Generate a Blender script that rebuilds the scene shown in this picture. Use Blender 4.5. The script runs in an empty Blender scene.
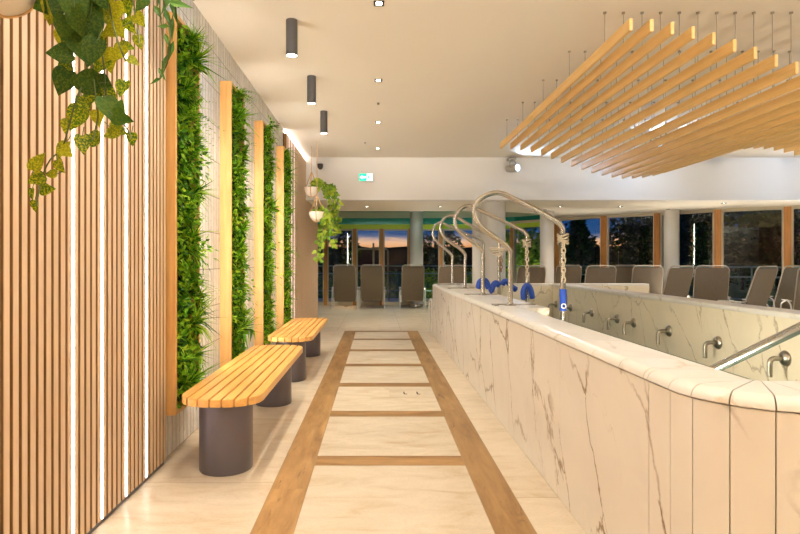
import bpy, math, random
from mathutils import Vector, Matrix
PI = math.pi
sc = bpy.context.scene
COL = sc.collection
H, F, VX, VY = 1.3, 560.0, 377.0, 262.0     # eye height, focal px, vanishing point
CEIL = 3.285

def P(px, py, D):
    """photo pixel + distance -> point in the room (used to read sizes off the photograph)"""
    return Vector(((px - VX) * D / F, D, H - (py - VY) * D / F))

# ------------------------------------------------------------------ materials
def nmat(name):
    m = bpy.data.materials.new(name); m.use_nodes = True
    nt = m.node_tree; b = nt.nodes['Principled BSDF']
    return m, nt, b, nt.nodes, nt.links
def plain(name, col, rough=.5, metal=0, spec=None, **kw):
    m, nt, b, N, L = nmat(name)
    b.inputs['Base Color'].default_value = (*col, 1); b.inputs['Roughness'].default_value = rough
    b.inputs['Metallic'].default_value = metal
    if spec is not None: b.inputs['Specular IOR Level'].default_value = spec
    for k, v in kw.items(): b.inputs[k.replace('_', ' ')].default_value = v
    return m
def ramp(N, stops, interp='LINEAR'):
    r = N.new('ShaderNodeValToRGB'); r.color_ramp.interpolation = interp
    e = r.color_ramp.elements
    while len(e) < len(stops): e.new(.5)
    for i, (p, c) in enumerate(stops):
        e[i].position = p; e[i].color = (*c, 1) if len(c) == 3 else c
    return r
def coords(N, L, scale=(1,1,1), rot=(0,0,0), kind='Object'):
    t = N.new('ShaderNodeTexCoord'); mp = N.new('ShaderNodeMapping')
    mp.inputs['Scale'].default_value = scale; mp.inputs['Rotation'].default_value = rot
    L.new(t.outputs[kind], mp.inputs['Vector']); return mp.outputs['Vector']
def noise(N, L, vec, scale, detail=3, rough=.5, dist=0):
    n = N.new('ShaderNodeTexNoise'); n.inputs['Scale'].default_value = scale
    n.inputs['Detail'].default_value = detail; n.inputs['Roughness'].default_value = rough
    n.inputs['Distortion'].default_value = dist
    if vec is not None: L.new(vec, n.inputs['Vector'])
    return n.outputs['Fac']
def math_(N, L, op, a, b=None, clamp=False):
    n = N.new('ShaderNodeMath'); n.operation = op; n.use_clamp = clamp
    for i, v in enumerate((a, b)):
        if v is None: continue
        if isinstance(v, (int, float)): n.inputs[i].default_value = v
        else: L.new(v, n.inputs[i])
    return n.outputs[0]
def mixc(N, L, fac, a, b, blend='MIX'):
    n = N.new('ShaderNodeMix'); n.data_type = 'RGBA'; n.blend_type = blend
    for s, v in ((0, fac), (6, a), (7, b)):
        if isinstance(v, (int, float)): n.inputs[s].default_value = v
        elif isinstance(v, tuple): n.inputs[s].default_value = (*v, 1)
        else: L.new(v, n.inputs[s])
    return n.outputs[2]
def bump(N, L, b, h, strength=.3, dist=.01):
    n = N.new('ShaderNodeBump'); n.inputs['Strength'].default_value = strength
    n.inputs['Distance'].default_value = dist
    L.new(h, n.inputs['Height']); L.new(n.outputs[0], b.inputs['Normal'])

def wood(name, c1, c2, scale=(1, 1, 1), rough=.45, island=.25, grain=9, knots=0.0, knot_col=(.1,.05,.02)):
    """grain runs along the axis whose scale is smallest"""
    m, nt, b, N, L = nmat(name)
    v = coords(N, L, scale)
    g = N.new('ShaderNodeNewGeometry')
    rp = g.outputs['Random Per Island']
    add = N.new('ShaderNodeVectorMath'); add.operation = 'ADD'
    cmb = N.new('ShaderNodeCombineXYZ')
    off = math_(N, L, 'MULTIPLY', rp, 37.0)
    for i in range(3): L.new(off, cmb.inputs[i])
    L.new(v, add.inputs[0]); L.new(cmb.outputs[0], add.inputs[1]); v = add.outputs[0]
    n1 = noise(N, L, v, grain, 5, .6, .4)
    r = ramp(N, [(.3, c1), (.7, c2)]); L.new(n1, r.inputs[0]); c = r.outputs[0]
    if island:
        k = math_(N, L, 'ADD', math_(N, L, 'MULTIPLY', rp, island), 1 - island / 2)
        cc = N.new('ShaderNodeCombineXYZ')
        for i in range(3): L.new(k, cc.inputs[i])
        c = mixc(N, L, 1.0, c, cc.outputs[0], 'MULTIPLY')
    if knots:
        n2 = noise(N, L, v, knots, 3, .7, 1.2)
        rk = ramp(N, [(.60, (0,0,0)), (.76, (1,1,1))]); L.new(n2, rk.inputs[0])
        c = mixc(N, L, rk.outputs[0], c, knot_col)
    L.new(c, b.inputs['Base Color']); b.inputs['Roughness'].default_value = rough
    bump(N, L, b, n1, .15, .004)
    return m

def marble(name, base, vein, seedoff=0, amount=1.3):
    m, nt, b, N, L = nmat(name)
    v = coords(N, L, (1, 1, 1)); 
    mp = N.new('ShaderNodeMapping'); mp.inputs['Location'].default_value = (seedoff, seedoff * .7, 3)
    mp.inputs['Rotation'].default_value = (.5, .25, .4); L.new(v, mp.inputs['Vector']); v = mp.outputs[0]
    # long thin veins: contour lines of a warped noise, kept only in patches
    mpv = N.new('ShaderNodeMapping'); mpv.inputs['Rotation'].default_value = (1.05, 0, .2); mpv.inputs['Scale'].default_value = (1.2, 1.9, .75); L.new(v, mpv.inputs['Vector']); vv = mpv.outputs[0]
    def vein_mask(scale, width, gate_lo, gate_hi, dist):
        n = noise(N, L, vv, scale, 5, .52, dist)
        d = math_(N, L, 'ABSOLUTE', math_(N, L, 'SUBTRACT', n, .5))
        wv = noise(N, L, v, 7, 2); w = math_(N, L, 'MULTIPLY', wv, width * 2)
        k = math_(N, L, 'SUBTRACT', 1.0, math_(N, L, 'DIVIDE', d, w), True)
        gt = noise(N, L, v, scale * 1.1 + .35, 1)
        mr = N.new('ShaderNodeMapRange'); mr.inputs[1].default_value = gate_lo; mr.inputs[2].default_value = gate_hi
        L.new(gt, mr.inputs[0])
        return math_(N, L, 'MULTIPLY', k, mr.outputs[0])
    wn = N.new('ShaderNodeTexNoise'); wn.inputs['Scale'].default_value = 2.2; wn.inputs['Detail'].default_value = 7; wn.inputs['Roughness'].default_value = .62
    L.new(vv, wn.inputs['Vector']); sc_ = N.new('ShaderNodeVectorMath'); sc_.operation = 'SCALE'; sc_.inputs['Scale'].default_value = .42
    L.new(wn.outputs['Color'], sc_.inputs[0]); ad = N.new('ShaderNodeVectorMath'); ad.operation = 'ADD'; L.new(vv, ad.inputs[0]); L.new(sc_.outputs[0], ad.inputs[1])
    vo = N.new('ShaderNodeTexVoronoi'); vo.feature = 'DISTANCE_TO_EDGE'; vo.inputs['Scale'].default_value = 1.3; L.new(ad.outputs[0], vo.inputs['Vector'])
    wth = math_(N, L, 'MULTIPLY', math_(N, L, 'POWER', noise(N, L, vv, 5, 3, .6), 2.0), .075)
    kk = math_(N, L, 'SUBTRACT', 1.0, math_(N, L, 'DIVIDE', vo.outputs['Distance'], wth), True)
    gr = N.new('ShaderNodeMapRange'); gr.inputs[1].default_value = .36; gr.inputs[2].default_value = .52; L.new(noise(N, L, vv, 1.6, 2), gr.inputs[0])
    vmk = math_(N, L, 'MULTIPLY', kk, gr.outputs[0])
    a0 = vein_mask(.85, .0065, .44, .58, .35)
    a = math_(N, L, 'MAXIMUM', math_(N, L, 'MULTIPLY', a0, .0), vmk)
    c = vein_mask(1.9, .007, .52, .64, .5)
    cloud = noise(N, L, v, 2.2, 5, .6, .6)
    rc = ramp(N, [(.35, tuple(x * .93 for x in base)), (.65, base)]); L.new(cloud, rc.inputs[0])
    col = mixc(N, L, math_(N, L, 'MULTIPLY', a, .85 * amount, True), rc.outputs[0], vein)
    col = mixc(N, L, math_(N, L, 'MULTIPLY', c, .22 * amount, True), col, tuple(x * 1.5 for x in vein))
    L.new(col, b.inputs['Base Color']); b.inputs['Roughness'].default_value = .28; b.inputs['Specular IOR Level'].default_value = .4
    return m

def emit(name, col, strength):
    m, nt, b, N, L = nmat(name)
    b.inputs['Base Color'].default_value = (*col, 1)
    b.inputs['Emission Color'].default_value = (*col, 1); b.inputs['Emission Strength'].default_value = strength
    return m

def leafmat(name, ramp_stops, mottled=None, trans=.25, rough=.45):
    """each leaf its own colour (random per leaf); mottled: yellow variegation"""
    m, nt, b, N, L = nmat(name)
    g = N.new('ShaderNodeNewGeometry')
    r = ramp(N, ramp_stops); L.new(g.outputs['Random Per Island'], r.inputs[0]); c = r.outputs[0]
    if mottled:
        v = coords(N, L)
        n = noise(N, L, v, mottled[0], 4, .65)
        rr = ramp(N, [(.49, (0,0,0)), (.56, (1,1,1))]); L.new(n, rr.inputs[0])
        c = mixc(N, L, math_(N, L, 'MULTIPLY', rr.outputs[0], mottled[2]), c, mottled[1])
    L.new(c, b.inputs['Base Color']); b.inputs['Roughness'].default_value = rough
    b.inputs['Specular IOR Level'].default_value = .22
    tr = N.new('ShaderNodeBsdfTranslucent'); L.new(c, tr.inputs['Color'])
    mx = N.new('ShaderNodeMixShader'); mx.inputs[0].default_value = trans
    L.new(b.outputs[0], mx.inputs[1]); L.new(tr.outputs[0], mx.inputs[2])
    L.new(mx.outputs[0], N['Material Output'].inputs['Surface'])
    return m

M = {}
M['slat'] = wood('oak_slat', (.62,.44,.285), (.73,.54,.37), (14, 14, .8), .5, .10, 3)
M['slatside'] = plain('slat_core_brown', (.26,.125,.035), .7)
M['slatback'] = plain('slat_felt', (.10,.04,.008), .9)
M['frame'] = wood('frame_wood', (.62,.33,.10), (.78,.45,.16), (10, 10, .8), .4, .1, 3)
M['bench'] = wood('bench_wood', (.62,.30,.07), (.82,.46,.14), (12, .8, 12), .32, .22, 3)
M['beam'] = wood('beam_wood', (.72,.45,.16), (.86,.57,.24), (14, .7, 14), .5, .10, 3)
M['mullion'] = wood('mullion_wood', (.42,.17,.04), (.60,.27,.07), (12, 12, .8), .35, .1, 3)
M['cream'] = plain('cream_frame', (.62,.56,.42), .5)
M['legmetal'] = plain('bench_leg_metal', (.115,.10,.115), .38, .35)
M['lampmetal'] = plain('lamp_grey', (.075,.072,.075), .42, .3)
M['steel'] = plain('brushed_steel', (.46,.44,.40), .27, 1)
M['darksteel'] = plain('dark_steel', (.36,.33,.28), .3, 1)
M['ceil'] = plain('ceiling_paint', (.80,.735,.64), .85)
M['white'] = plain('white_paint', (.76,.735,.71), .7)
M['whitemetal'] = plain('white_metal', (.66,.65,.61), .4)
M['backframe'] = plain('beige_tube', (.42,.38,.32), .4)
M['column'] = plain('column_plaster', (.62,.60,.57), .6)
M['black'] = plain('black_plastic', (.02,.02,.02), .5)
M['blue'] = plain('blue_foam', (.012,.065,.42), .45)
M['water'] = plain('pool_water', (.45,.62,.55), .05, Transmission_Weight=.6, IOR=1.33)
M['led'] = emit('led_white', (1, .93, .90), 9)
M['ledwall'] = emit('led_wallwash', (1, .96, .88), 29)
M['ledfar'] = emit('led_far', (1, .80, .80), 1.6)
M['ledtop'] = emit('led_top', (1, .93, .88), 7)
M['lens'] = emit('lamp_lens', (1, .92, .80), 25)
M['bluelens'] = emit('projector_lens', (.45, .72, 1), 6)
M['exitgreen'] = emit('exit_green', (.0, .55, .30), 1.3)
M['exitwhite'] = emit('exit_white', (.75, 1, .95), 1.3)
M['cord'] = plain('macrame_cord', (.62,.38,.17), .8)
M['rope'] = plain('pale_rope', (.62,.53,.40), .7)
M['pot'] = plain('white_ceramic', (.80,.72,.60), .35)
M['stem'] = plain('vine_stem', (.07,.09,.02), .7)
M['rust'] = plain('rusty_chain', (.42,.24,.13), .5, .6)
M['bark'] = plain('bark', (.05,.035,.025), .9)
M['lawn'] = plain('lawn', (.10,.22,.03), .95)
M['terrace'] = plain('terrace', (.22,.21,.19), .7)
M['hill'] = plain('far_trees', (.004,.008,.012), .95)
M['rail'] = plain('outer_rail', (.30,.42,.40), .35, .6)
M['teal'] = plain('teal_glow_ceiling', (.02,.30,.25), .2, .1)  # teal glow put into the base colour
M['lime'] = plain('lime_glow_fascia', (.60,.80,.07), .5)  # yellow-green glow put into the base colour
M['soffit'] = plain('soffit_paint', (.82,.76,.66), .5)
M['soffit2'] = plain('recess_paint', (.52,.56,.42), .4)
M['marble'] = marble('marble_cream', (.76,.705,.63), (.20,.11,.035), 0)
M['marble2'] = marble('marble_inner', (.84,.75,.58), (.26,.18,.09), 5, .8)
M['coping'] = marble('marble_coping', (.78,.75,.70), (.42,.28,.14), 9, .6)
M['grout'] = plain('grout', (.30,.20,.11), .9)
M['green'] = leafmat('wall_leaves', [(0, (.02,.09,.004)), (.3, (.08,.26,.008)), (.65, (.25,.52,.02)), (1, (.52,.70,.05))], None, .45)
M['darkgreen'] = plain('moss_mat', (.02,.06,.008), .95)
M['pothos'] = leafmat('pothos_leaves', [(0, (.03,.09,.006)), (.35, (.06,.14,.006)), (.6, (.15,.20,.01)), (1, (.30,.30,.01))], (170, (.56,.53,.02), .7), .3)
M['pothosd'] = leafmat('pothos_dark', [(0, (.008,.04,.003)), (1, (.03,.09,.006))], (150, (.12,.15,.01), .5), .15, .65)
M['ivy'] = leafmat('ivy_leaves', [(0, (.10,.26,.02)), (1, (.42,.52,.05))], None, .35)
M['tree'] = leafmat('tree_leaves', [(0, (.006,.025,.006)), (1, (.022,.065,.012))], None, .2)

# floor tile: travertine, each tile its own shade
def travertine():
    m, nt, b, N, L = nmat('travertine')
    v = coords(N, L, (1.0, 2.6, 1)); g = N.new('ShaderNodeNewGeometry'); rp = g.outputs['Random Per Island']
    cmb = N.new('ShaderNodeCombineXYZ'); off = math_(N, L, 'MULTIPLY', rp, 31)
    L.new(off, cmb.inputs[0]); L.new(off, cmb.inputs[2])
    add = N.new('ShaderNodeVectorMath'); add.operation = 'ADD'; L.new(v, add.inputs[0]); L.new(cmb.outputs[0], add.inputs[1])
    n = noise(N, L, add.outputs[0], 3.2, 7, .62, .7)
    r = ramp(N, [(.28, (.48,.365,.23)), (.47, (.56,.475,.36)), (.72, (.635,.55,.435))]); L.new(n, r.inputs[0])
    n2 = noise(N, L, add.outputs[0], 60, 2, .5); r2 = ramp(N, [(.3, (.90,.88,.84)), (.5, (1,1,1))]); L.new(n2, r2.inputs[0])
    c = mixc(N, L, 1, r.outputs[0], r2.outputs[0], 'MULTIPLY')
    k = math_(N, L, 'ADD', math_(N, L, 'MULTIPLY', rp, .12), .94); cc = N.new('ShaderNodeCombineXYZ')
    for i in range(3): L.new(k, cc.inputs[i])
    c = mixc(N, L, 1, c, cc.outputs[0], 'MULTIPLY')
    L.new(c, b.inputs['Base Color']); b.inputs['Roughness'].default_value = .33
    return m
M['travertine'] = travertine()
M['plankfloor'] = wood('floor_plank', (.21,.105,.033), (.40,.235,.09), (5, .9, 5), .38, .25, 2.6, 3.0, (.09,.045,.015))
M['plankcross'] = wood('floor_plank_cross', (.20,.10,.032), (.36,.205,.078), (.9, 5, 5), .38, .2, 2.6, 2.2, (.10,.05,.018))

def walltile():
    m, nt, b, N, L = nmat('wall_tile')
    t = N.new('ShaderNodeTexCoord'); sp = N.new('ShaderNodeSeparateXYZ'); cb = N.new('ShaderNodeCombineXYZ')
    L.new(t.outputs['Object'], sp.inputs[0]); L.new(sp.outputs['Z'], cb.inputs[0]); L.new(sp.outputs['Y'], cb.inputs[1])
    br = N.new('ShaderNodeTexBrick'); L.new(cb.outputs[0], br.inputs['Vector'])
    br.inputs['Scale'].default_value = 1; br.inputs['Brick Width'].default_value = .31; br.inputs['Row Height'].default_value = .075
    br.inputs['Mortar Size'].default_value = .004; br.inputs['Mortar Smooth'].default_value = .3
    br.inputs['Color1'].default_value = (.84,.82,.77,1); br.inputs['Color2'].default_value = (.68,.66,.62,1)
    br.inputs['Mortar'].default_value = (.30,.27,.24,1); br.offset = .0
    v = coords(N, L, (1, 14, 2.5)); n = noise(N, L, v, 4, 4, .6, 1.5)
    r = ramp(N, [(.35, (.72,.70,.68)), (.6, (1,1,1))]); L.new(n, r.inputs[0])
    c = mixc(N, L, 1, br.outputs['Color'], r.outputs[0], 'MULTIPLY')
    L.new(c, b.inputs['Base Color']); b.inputs['Roughness'].default_value = .4
    h = math_(N, L, 'ADD', math_(N, L, 'MULTIPLY', n, .6), math_(N, L, 'MULTIPLY', br.outputs['Fac'], -1.0))
    bump(N, L, b, h, .8, .012)
    return m
M['walltile'] = walltile()

def sling():
    m, nt, b, N, L = nmat('sling_fabric')
    v = coords(N, L); n = noise(N, L, v, 160, 1)
    r = ramp(N, [(.35, (.14,.105,.07)), (.65, (.235,.185,.13))]); L.new(n, r.inputs[0])
    L.new(r.outputs[0], b.inputs['Base Color']); b.inputs['Roughness'].default_value = .75
    return m
M['sling'] = sling()

def glass():
    m = bpy.data.materials.new('window_glass'); m.use_nodes = True
    nt = m.node_tree; N = nt.nodes; L = nt.links; N.remove(N['Principled BSDF'])
    tr = N.new('ShaderNodeBsdfTransparent'); tr.inputs[0].default_value = (.80,.92,.90,1)
    gl = N.new('ShaderNodeBsdfGlossy'); gl.inputs['Roughness'].default_value = .0; gl.inputs['Color'].default_value = (.9,1,.97,1)
    fr = N.new('ShaderNodeFresnel'); fr.inputs['IOR'].default_value = 1.6
    mx = N.new('ShaderNodeMixShader'); L.new(fr.outputs[0], mx.inputs[0]); L.new(tr.outputs[0], mx.inputs[1]); L.new(gl.outputs[0], mx.inputs[2])
    L.new(mx.outputs[0], N['Material Output'].inputs['Surface'])
    return m
M['glass'] = glass()

# ------------------------------------------------------------------ geometry helpers
class MB:
    def __init__(s): s.v = []; s.f = []; s.m = []; s.s = []
    def face(s, idx, mi=0, sm=False): s.f.append(tuple(idx)); s.m.append(mi); s.s.append(sm)
    def quad(s, a, b, c, d, mi=0, sm=False):
        n = len(s.v); s.v += [tuple(a), tuple(b), tuple(c), tuple(d)]; s.face((n, n+1, n+2, n+3), mi, sm)
    def box(s, x0, x1, y0, y1, z0, z1, mi=0, bev=0):
        if bev:
            return s.bevbox(x0, x1, y0, y1, z0, z1, mi, bev)
        n = len(s.v)
        s.v += [(x0,y0,z0),(x1,y0,z0),(x1,y1,z0),(x0,y1,z0),(x0,y0,z1),(x1,y0,z1),(x1,y1,z1),(x0,y1,z1)]
        for q in ((0,3,2,1),(4,5,6,7),(0,1,5,4),(1,2,6,5),(2,3,7,6),(3,0,4,7)): s.face([n+i for i in q], mi)
    def bevbox(s, x0, x1, y0, y1, z0, z1, mi, b):
        # chamfered box: octagonal rings bottom/top
        def ring(z, ins):
            a, c, d, e = x0+ins, x1-ins, y0+ins, y1-ins
            return [(a+b,d,z),(c-b,d,z),(c,d+b,z),(c,e-b,z),(c-b,e,z),(a+b,e,z),(a,e-b,z),(a,d+b,z)]
        rs = [ring(z0, b*.5), ring(z0+b, 0), ring(z1-b, 0), ring(z1, b*.5)]
        n = len(s.v)
        for r in rs: s.v += r
        for k in range(3):
            for i in range(8):
                j = (i+1) % 8; s.face((n+k*8+i, n+k*8+j, n+k*8+8+j, n+k*8+8+i), mi)
        s.face([n+i for i in range(7,-1,-1)], mi); s.face([n+24+i for i in range(8)], mi)
    def tube(s, pts, r, seg=10, mi=0, cap=True, closed=False):
        pts = [Vector(p) for p in pts]; k = len(pts)
        rr = r if isinstance(r, (list, tuple)) else [r]*k
        tans = []
        for i in range(k):
            a = pts[i-1] if (i or closed) else pts[i]; b = pts[(i+1) % k] if (i < k-1 or closed) else pts[i]
            t = (b - a); t = t.normalized() if t.length > 1e-9 else Vector((0,0,1)); tans.append(t)
        up = Vector((0,0,1)) if abs(tans[0].z) < .9 else Vector((1,0,0))
        u = tans[0].cross(up).normalized(); n0 = len(s.v)
        for i in range(k):
            t = tans[i]; u = (u - t*u.dot(t)); u = u.normalized() if u.length > 1e-6 else t.orthogonal().normalized()
            w = t.cross(u)
            for j in range(seg):
                a = 2*PI*j/seg; s.v.append(tuple(pts[i] + (u*math.cos(a) + w*math.sin(a))*rr[i]))
        for i in range(k if closed else k-1):
            i2 = (i+1) % k
            for j in range(seg):
                j2 = (j+1) % seg; s.face((n0+i*seg+j, n0+i*seg+j2, n0+i2*seg+j2, n0+i2*seg+j), mi, True)
        if cap and not closed:
            s.face([n0+j for j in range(seg-1,-1,-1)], mi); s.face([n0+(k-1)*seg+j for j in range(seg)], mi)
    def lathe(s, prof, c=(0,0,0), seg=32, mi=0, axis=None, mat=None, sm=True):
        """prof: list of (r,z)"""
        c = Vector(c); R = mat or Matrix.Identity(3); n0 = len(s.v); k = len(prof)
        for (r, z) in prof:
            for j in range(seg):
                a = 2*PI*j/seg; s.v.append(tuple(c + R @ Vector((r*math.cos(a), r*math.sin(a), z))))
        for i in range(k-1):
            for j in range(seg):
                j2 = (j+1) % seg; s.face((n0+i*seg+j, n0+i*seg+j2, n0+(i+1)*seg+j2, n0+(i+1)*seg+j), mi, sm)
        if prof[0][0] > 1e-6: s.face([n0+j for j in range(seg-1,-1,-1)], mi)
        if prof[-1][0] > 1e-6: s.face([n0+(k-1)*seg+j for j in range(seg)], mi)
    def prism(s, poly, z0, z1, mi=0, ch=0):
        """poly ccw in xy, extruded in z with small chamfer at the top"""
        k = len(poly); n = len(s.v)
        s.v += [(x,y,z0) for x,y in poly] + [(x,y,z1-ch) for x,y in poly]
        for i in range(k):
            j = (i+1) % k; s.face((n+i, n+j, n+k+j, n+k+i), mi)
        s.face([n+i for i in range(k-1,-1,-1)], mi)
        if ch:
            cx = sum(p[0] for p in poly)/k; cy = sum(p[1] for p in poly)/k
            hx = max(abs(p[0]-cx) for p in poly); hy = max(abs(p[1]-cy) for p in poly)
            s.v += [(cx+(x-cx)*(1-ch/hx), cy+(y-cy)*(1-ch/hy), z1) for x,y in poly]
            for i in range(k):
                j = (i+1) % k; s.face((n+k+i, n+k+j, n+2*k+j, n+2*k+i), mi)
            s.face([n+2*k+i for i in range(k)], mi)
        else: s.face([n+k+i for i in range(k)], mi)
    def build(s, name, mats, parent=None, label=None):
        me = bpy.data.meshes.new(name); me.from_pydata(s.v, [], s.f)
        for m in (mats if isinstance(mats, (list, tuple)) else [mats]): me.materials.append(m)
        me.polygons.foreach_set('material_index', s.m); me.polygons.foreach_set('use_smooth', s.s); me.update()
        if len(s.f) < 20000: me.set_sharp_from_angle(angle=math.radians(38))
        o = bpy.data.objects.new(name, me); COL.objects.link(o)
        if parent is not None:
            o.parent = parent
            o.matrix_parent_inverse = Matrix.Identity(4)
            pm = world(parent); 
            if pm != Matrix.Identity(4): me.transform(pm.inverted())   # vertices were given in room space
        if label: o['label'] = label
        return o
def world(o):
    m = Matrix.LocRotScale(o.location, o.rotation_euler, None)
    return world(o.parent) @ m if o.parent else m
def tag(o, label=None, cat=None, group=None, kind=None):
    if label: o['label'] = label
    if cat: o['category'] = cat
    if group: o['group'] = group
    if kind: o['kind'] = kind
    return o
def thing(name, label, cat, loc=(0,0,0), group=None, rz=0, kind=None):
    o = bpy.data.objects.new(name, None); COL.objects.link(o); o.location = loc; o.rotation_euler = (0,0,rz)
    o.empty_display_size = .1
    return tag(o, label, cat, group, kind)
def struct(name, b, m, parent=None):
    o = b.build(name, m, parent)
    if parent is None: o['kind'] = 'structure'
    return o
def copy_tree(o, parent=None):
    c = o.copy(); COL.objects.link(c)
    if parent is not None: c.parent = parent
    for ch in list(o.children): copy_tree(ch, c)
    return c
def smooth_path(pts, n=6):
    pts = [Vector(p) for p in pts]; out = []
    q = [pts[0]*2-pts[1]] + pts + [pts[-1]*2-pts[-2]]
    for i in range(1, len(q)-2):
        a, b, c, d = q[i-1:i+3]
        for k in range(n):
            t = k/n
            out.append(.5*((2*b)+(c-a)*t+(2*a-5*b+4*c-d)*t*t+(3*b-a-3*c+d)*t**3))
    out.append(pts[-1]); return out
def fillet(pts, r, n=6):
    """straight runs joined by arcs"""
    pts = [Vector(p) for p in pts]; out = [pts[0]]
    for i in range(1, len(pts)-1):
        p = pts[i]; a = (pts[i-1]-p); b = (pts[i+1]-p); rr = r[i-1] if isinstance(r, (list, tuple)) else r
        la, lb = a.length, b.length; a.normalize(); b.normalize()
        ang = a.angle(b); d = min(rr/math.tan(ang/2), la*.5, lb*.5)
        s0, s1 = p+a*d, p+b*d
        for k in range(n+1):
            t = k/n; out.append((1-t)**2*s0 + 2*t*(1-t)*p + t*t*s1)
    out.append(pts[-1]); return out

def spot(name, loc, target, watts, angle, col=(1,.82,.60), blend=.6, size=.04, parent=None):
    l = bpy.data.lights.new(name, 'SPOT'); l.energy = watts; l.color = col; l.spot_size = math.radians(angle)
    l.spot_blend = blend; l.shadow_soft_size = size
    o = bpy.data.objects.new(name, l); COL.objects.link(o)
    loc = Vector(loc); d = (Vector(target)-loc).normalized()
    q = d.to_track_quat('-Z', 'Y')
    if parent is not None:
        o.parent = parent; o.location = loc - parent.location
    else: o.location = loc
    o.rotation_euler = q.to_euler(); return o
def area(name, loc, direction, watts, sx, sy, col, parent=None, spread=180):
    l = bpy.data.lights.new(name, 'AREA'); l.shape = 'RECTANGLE'; l.size = sx; l.size_y = sy; l.energy = watts; l.color = col; l.spread = math.radians(spread)
    o = bpy.data.objects.new(name, l); COL.objects.link(o)
    o.rotation_euler = Vector(direction).to_track_quat('-Z', 'Y').to_euler()
    if parent is not None: o.parent = parent; o.location = Vector(loc) - parent.location
    else: o.location = loc
    return o

# ------------------------------------------------------------------ floor
XL = -1.40
FAC = [(-4.2,16.9),(2.2,16.9),(4.07,16.45),(4.94,15.3),(5.81,14.3),(6.77,13.5),(7.64,12.6),(8.72,11.9),(9.8,11.2),(10.6,10.7)]   # curved glass front
fl = MB()
TR, PW, PC, GR = 0, 1, 2, 3
def cell(x0, x1, y0, y1, mi, g=.0018):
    fl.quad((x0+g,y0+g,0),(x1-g,y0+g,0),(x1-g,y1-g,0),(x0+g,y1-g,0), mi)
sL0, sL1, sR0, sR1 = -.607, -.400, .565, .765
cross = [-3.24, -2.09, -.94, .21, 1.36, 2.51, 3.666, 4.80, 5.93, 7.07, 8.25, 9.42, 10.50]
YE = 10.58
for i, c in enumerate(cross):
    hw = .088
    cell(sL1, sR0, c-hw, c+hw if i < len(cross)-1 else YE, PC)
    if i < len(cross)-1: cell(sL1, sR0, c+hw, cross[i+1]-hw, TR)
y = -3.6; k = 0
while y < YE:
    y2 = min(y+2.27, YE)
    cell(sL0, sL1, y, y2, PW); cell(sR0, sR1, max(y-.55, -3.6), min(y2-.55, YE) if y2 < YE else YE, PW); y = y2
def band(x0, x1, y0, y1, L=1.2, off=0):
    y = y0 - off
    while y < y1 - 1e-6:
        a, b = max(y, y0), min(y+L, y1)
        if b > a: cell(x0, x1, a, b, TR)
        y += L
band(-1.45, sL0, -3.6, YE, 1.2, .3); band(sR1, 1.05, -3.6, YE, 1.2, .51)
x = 1.05
while x < 10.7: band(x, min(x+1.2, 10.7), -3.6, 1.61 if False else 20.0, .6, 0); x += 1.2
x = -4.35
while x < 1.05: band(x, min(x+1.2, 1.05), YE, 20.0, .6, 0); x += 1.2
fl.quad((-4.4,-3.6,-.004),(10.8,-3.6,-.004),(10.8,20.1,-.004),(-4.4,20.1,-.004), GR)
fl.quad((-4.4,-3.6,-.2),(-4.4,20.1,-.2),(10.8,20.1,-.2),(10.8,-3.6,-.2), GR)
struct('floor', fl, [M['travertine'], M['plankfloor'], M['plankcross'], plain('floor_grout', (.38,.28,.17), .9)])

# floor hatch: two small slots in the centre tiles
t = thing('floor_hatch', 'flush stone floor hatch with two small dark lifting slots', 'floor hatch', (.33,5.6,0))
b = MB(); b.box(.12,.54,5.38,5.82,.0,.0012); hl = b.build('hatch_lid', M['travertine'], t)
for sx in (.262, .392):
    b = MB(); b.box(sx,sx+.012,5.50,5.60,.0012,.0032); b.box(sx,sx+.034,5.50,5.512,.0012,.0032); b.build('lifting_slot', M['black'], hl)

# ------------------------------------------------------------------ shell
b = MB(); b.box(-1.62, XL, -3.6, 8.3, 0, CEIL); struct('wall_left', b, M['walltile'])
b = MB(); b.box(-1.62, XL, 8.3, 12.85, 0, CEIL); struct('wall_left_far', b, M['white'])
b = MB(); b.box(-1.8, 10.7, -3.8, -3.6, 0, CEIL); struct('wall_back', b, plain('walnut_wall', (.20,.12,.06), .6))
b = MB(); b.box(10.6, 10.8, -3.6, 10.75, 0, CEIL); struct('wall_right', b, plain('grey_green_wall', (.30,.33,.25), .7))
b = MB(); b.box(-1.62, 10.7, -3.6, 10.9, CEIL, CEIL+.15); struct('ceiling', b, M['ceil'])
b = MB(); b.box(-4.3, 10.7, 10.64, 10.9, 2.52, CEIL+.1); b.box(-4.3, 10.7, 10.62, 10.9, 2.478, 2.518)
struct('wall_front', b, M['white'])
# wing behind the left wall end
b = MB(); b.box(-4.3,-1.62,12.6,12.85,0,2.49); b.box(-4.35,-4.2,12.6,17.0,0,2.49); struct('wall_wing', b, M['white'])
# soffit towards the curved windows
b = MB()
poly = [(-4.3,10.9),(-4.3,13.1),(-1.0,13.1),(1.9,13.15),(3.2,13.4),(4.2,13.9),(4.55,14.6),(4.94,15.5),(5.81,14.5),(6.77,13.7),(7.64,12.8),(8.72,12.1),(9.8,11.4),(10.7,10.9)]
b.prism(poly, 2.49, 2.60); struct('ceiling_soffit', b, M['soffit'])
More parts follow.
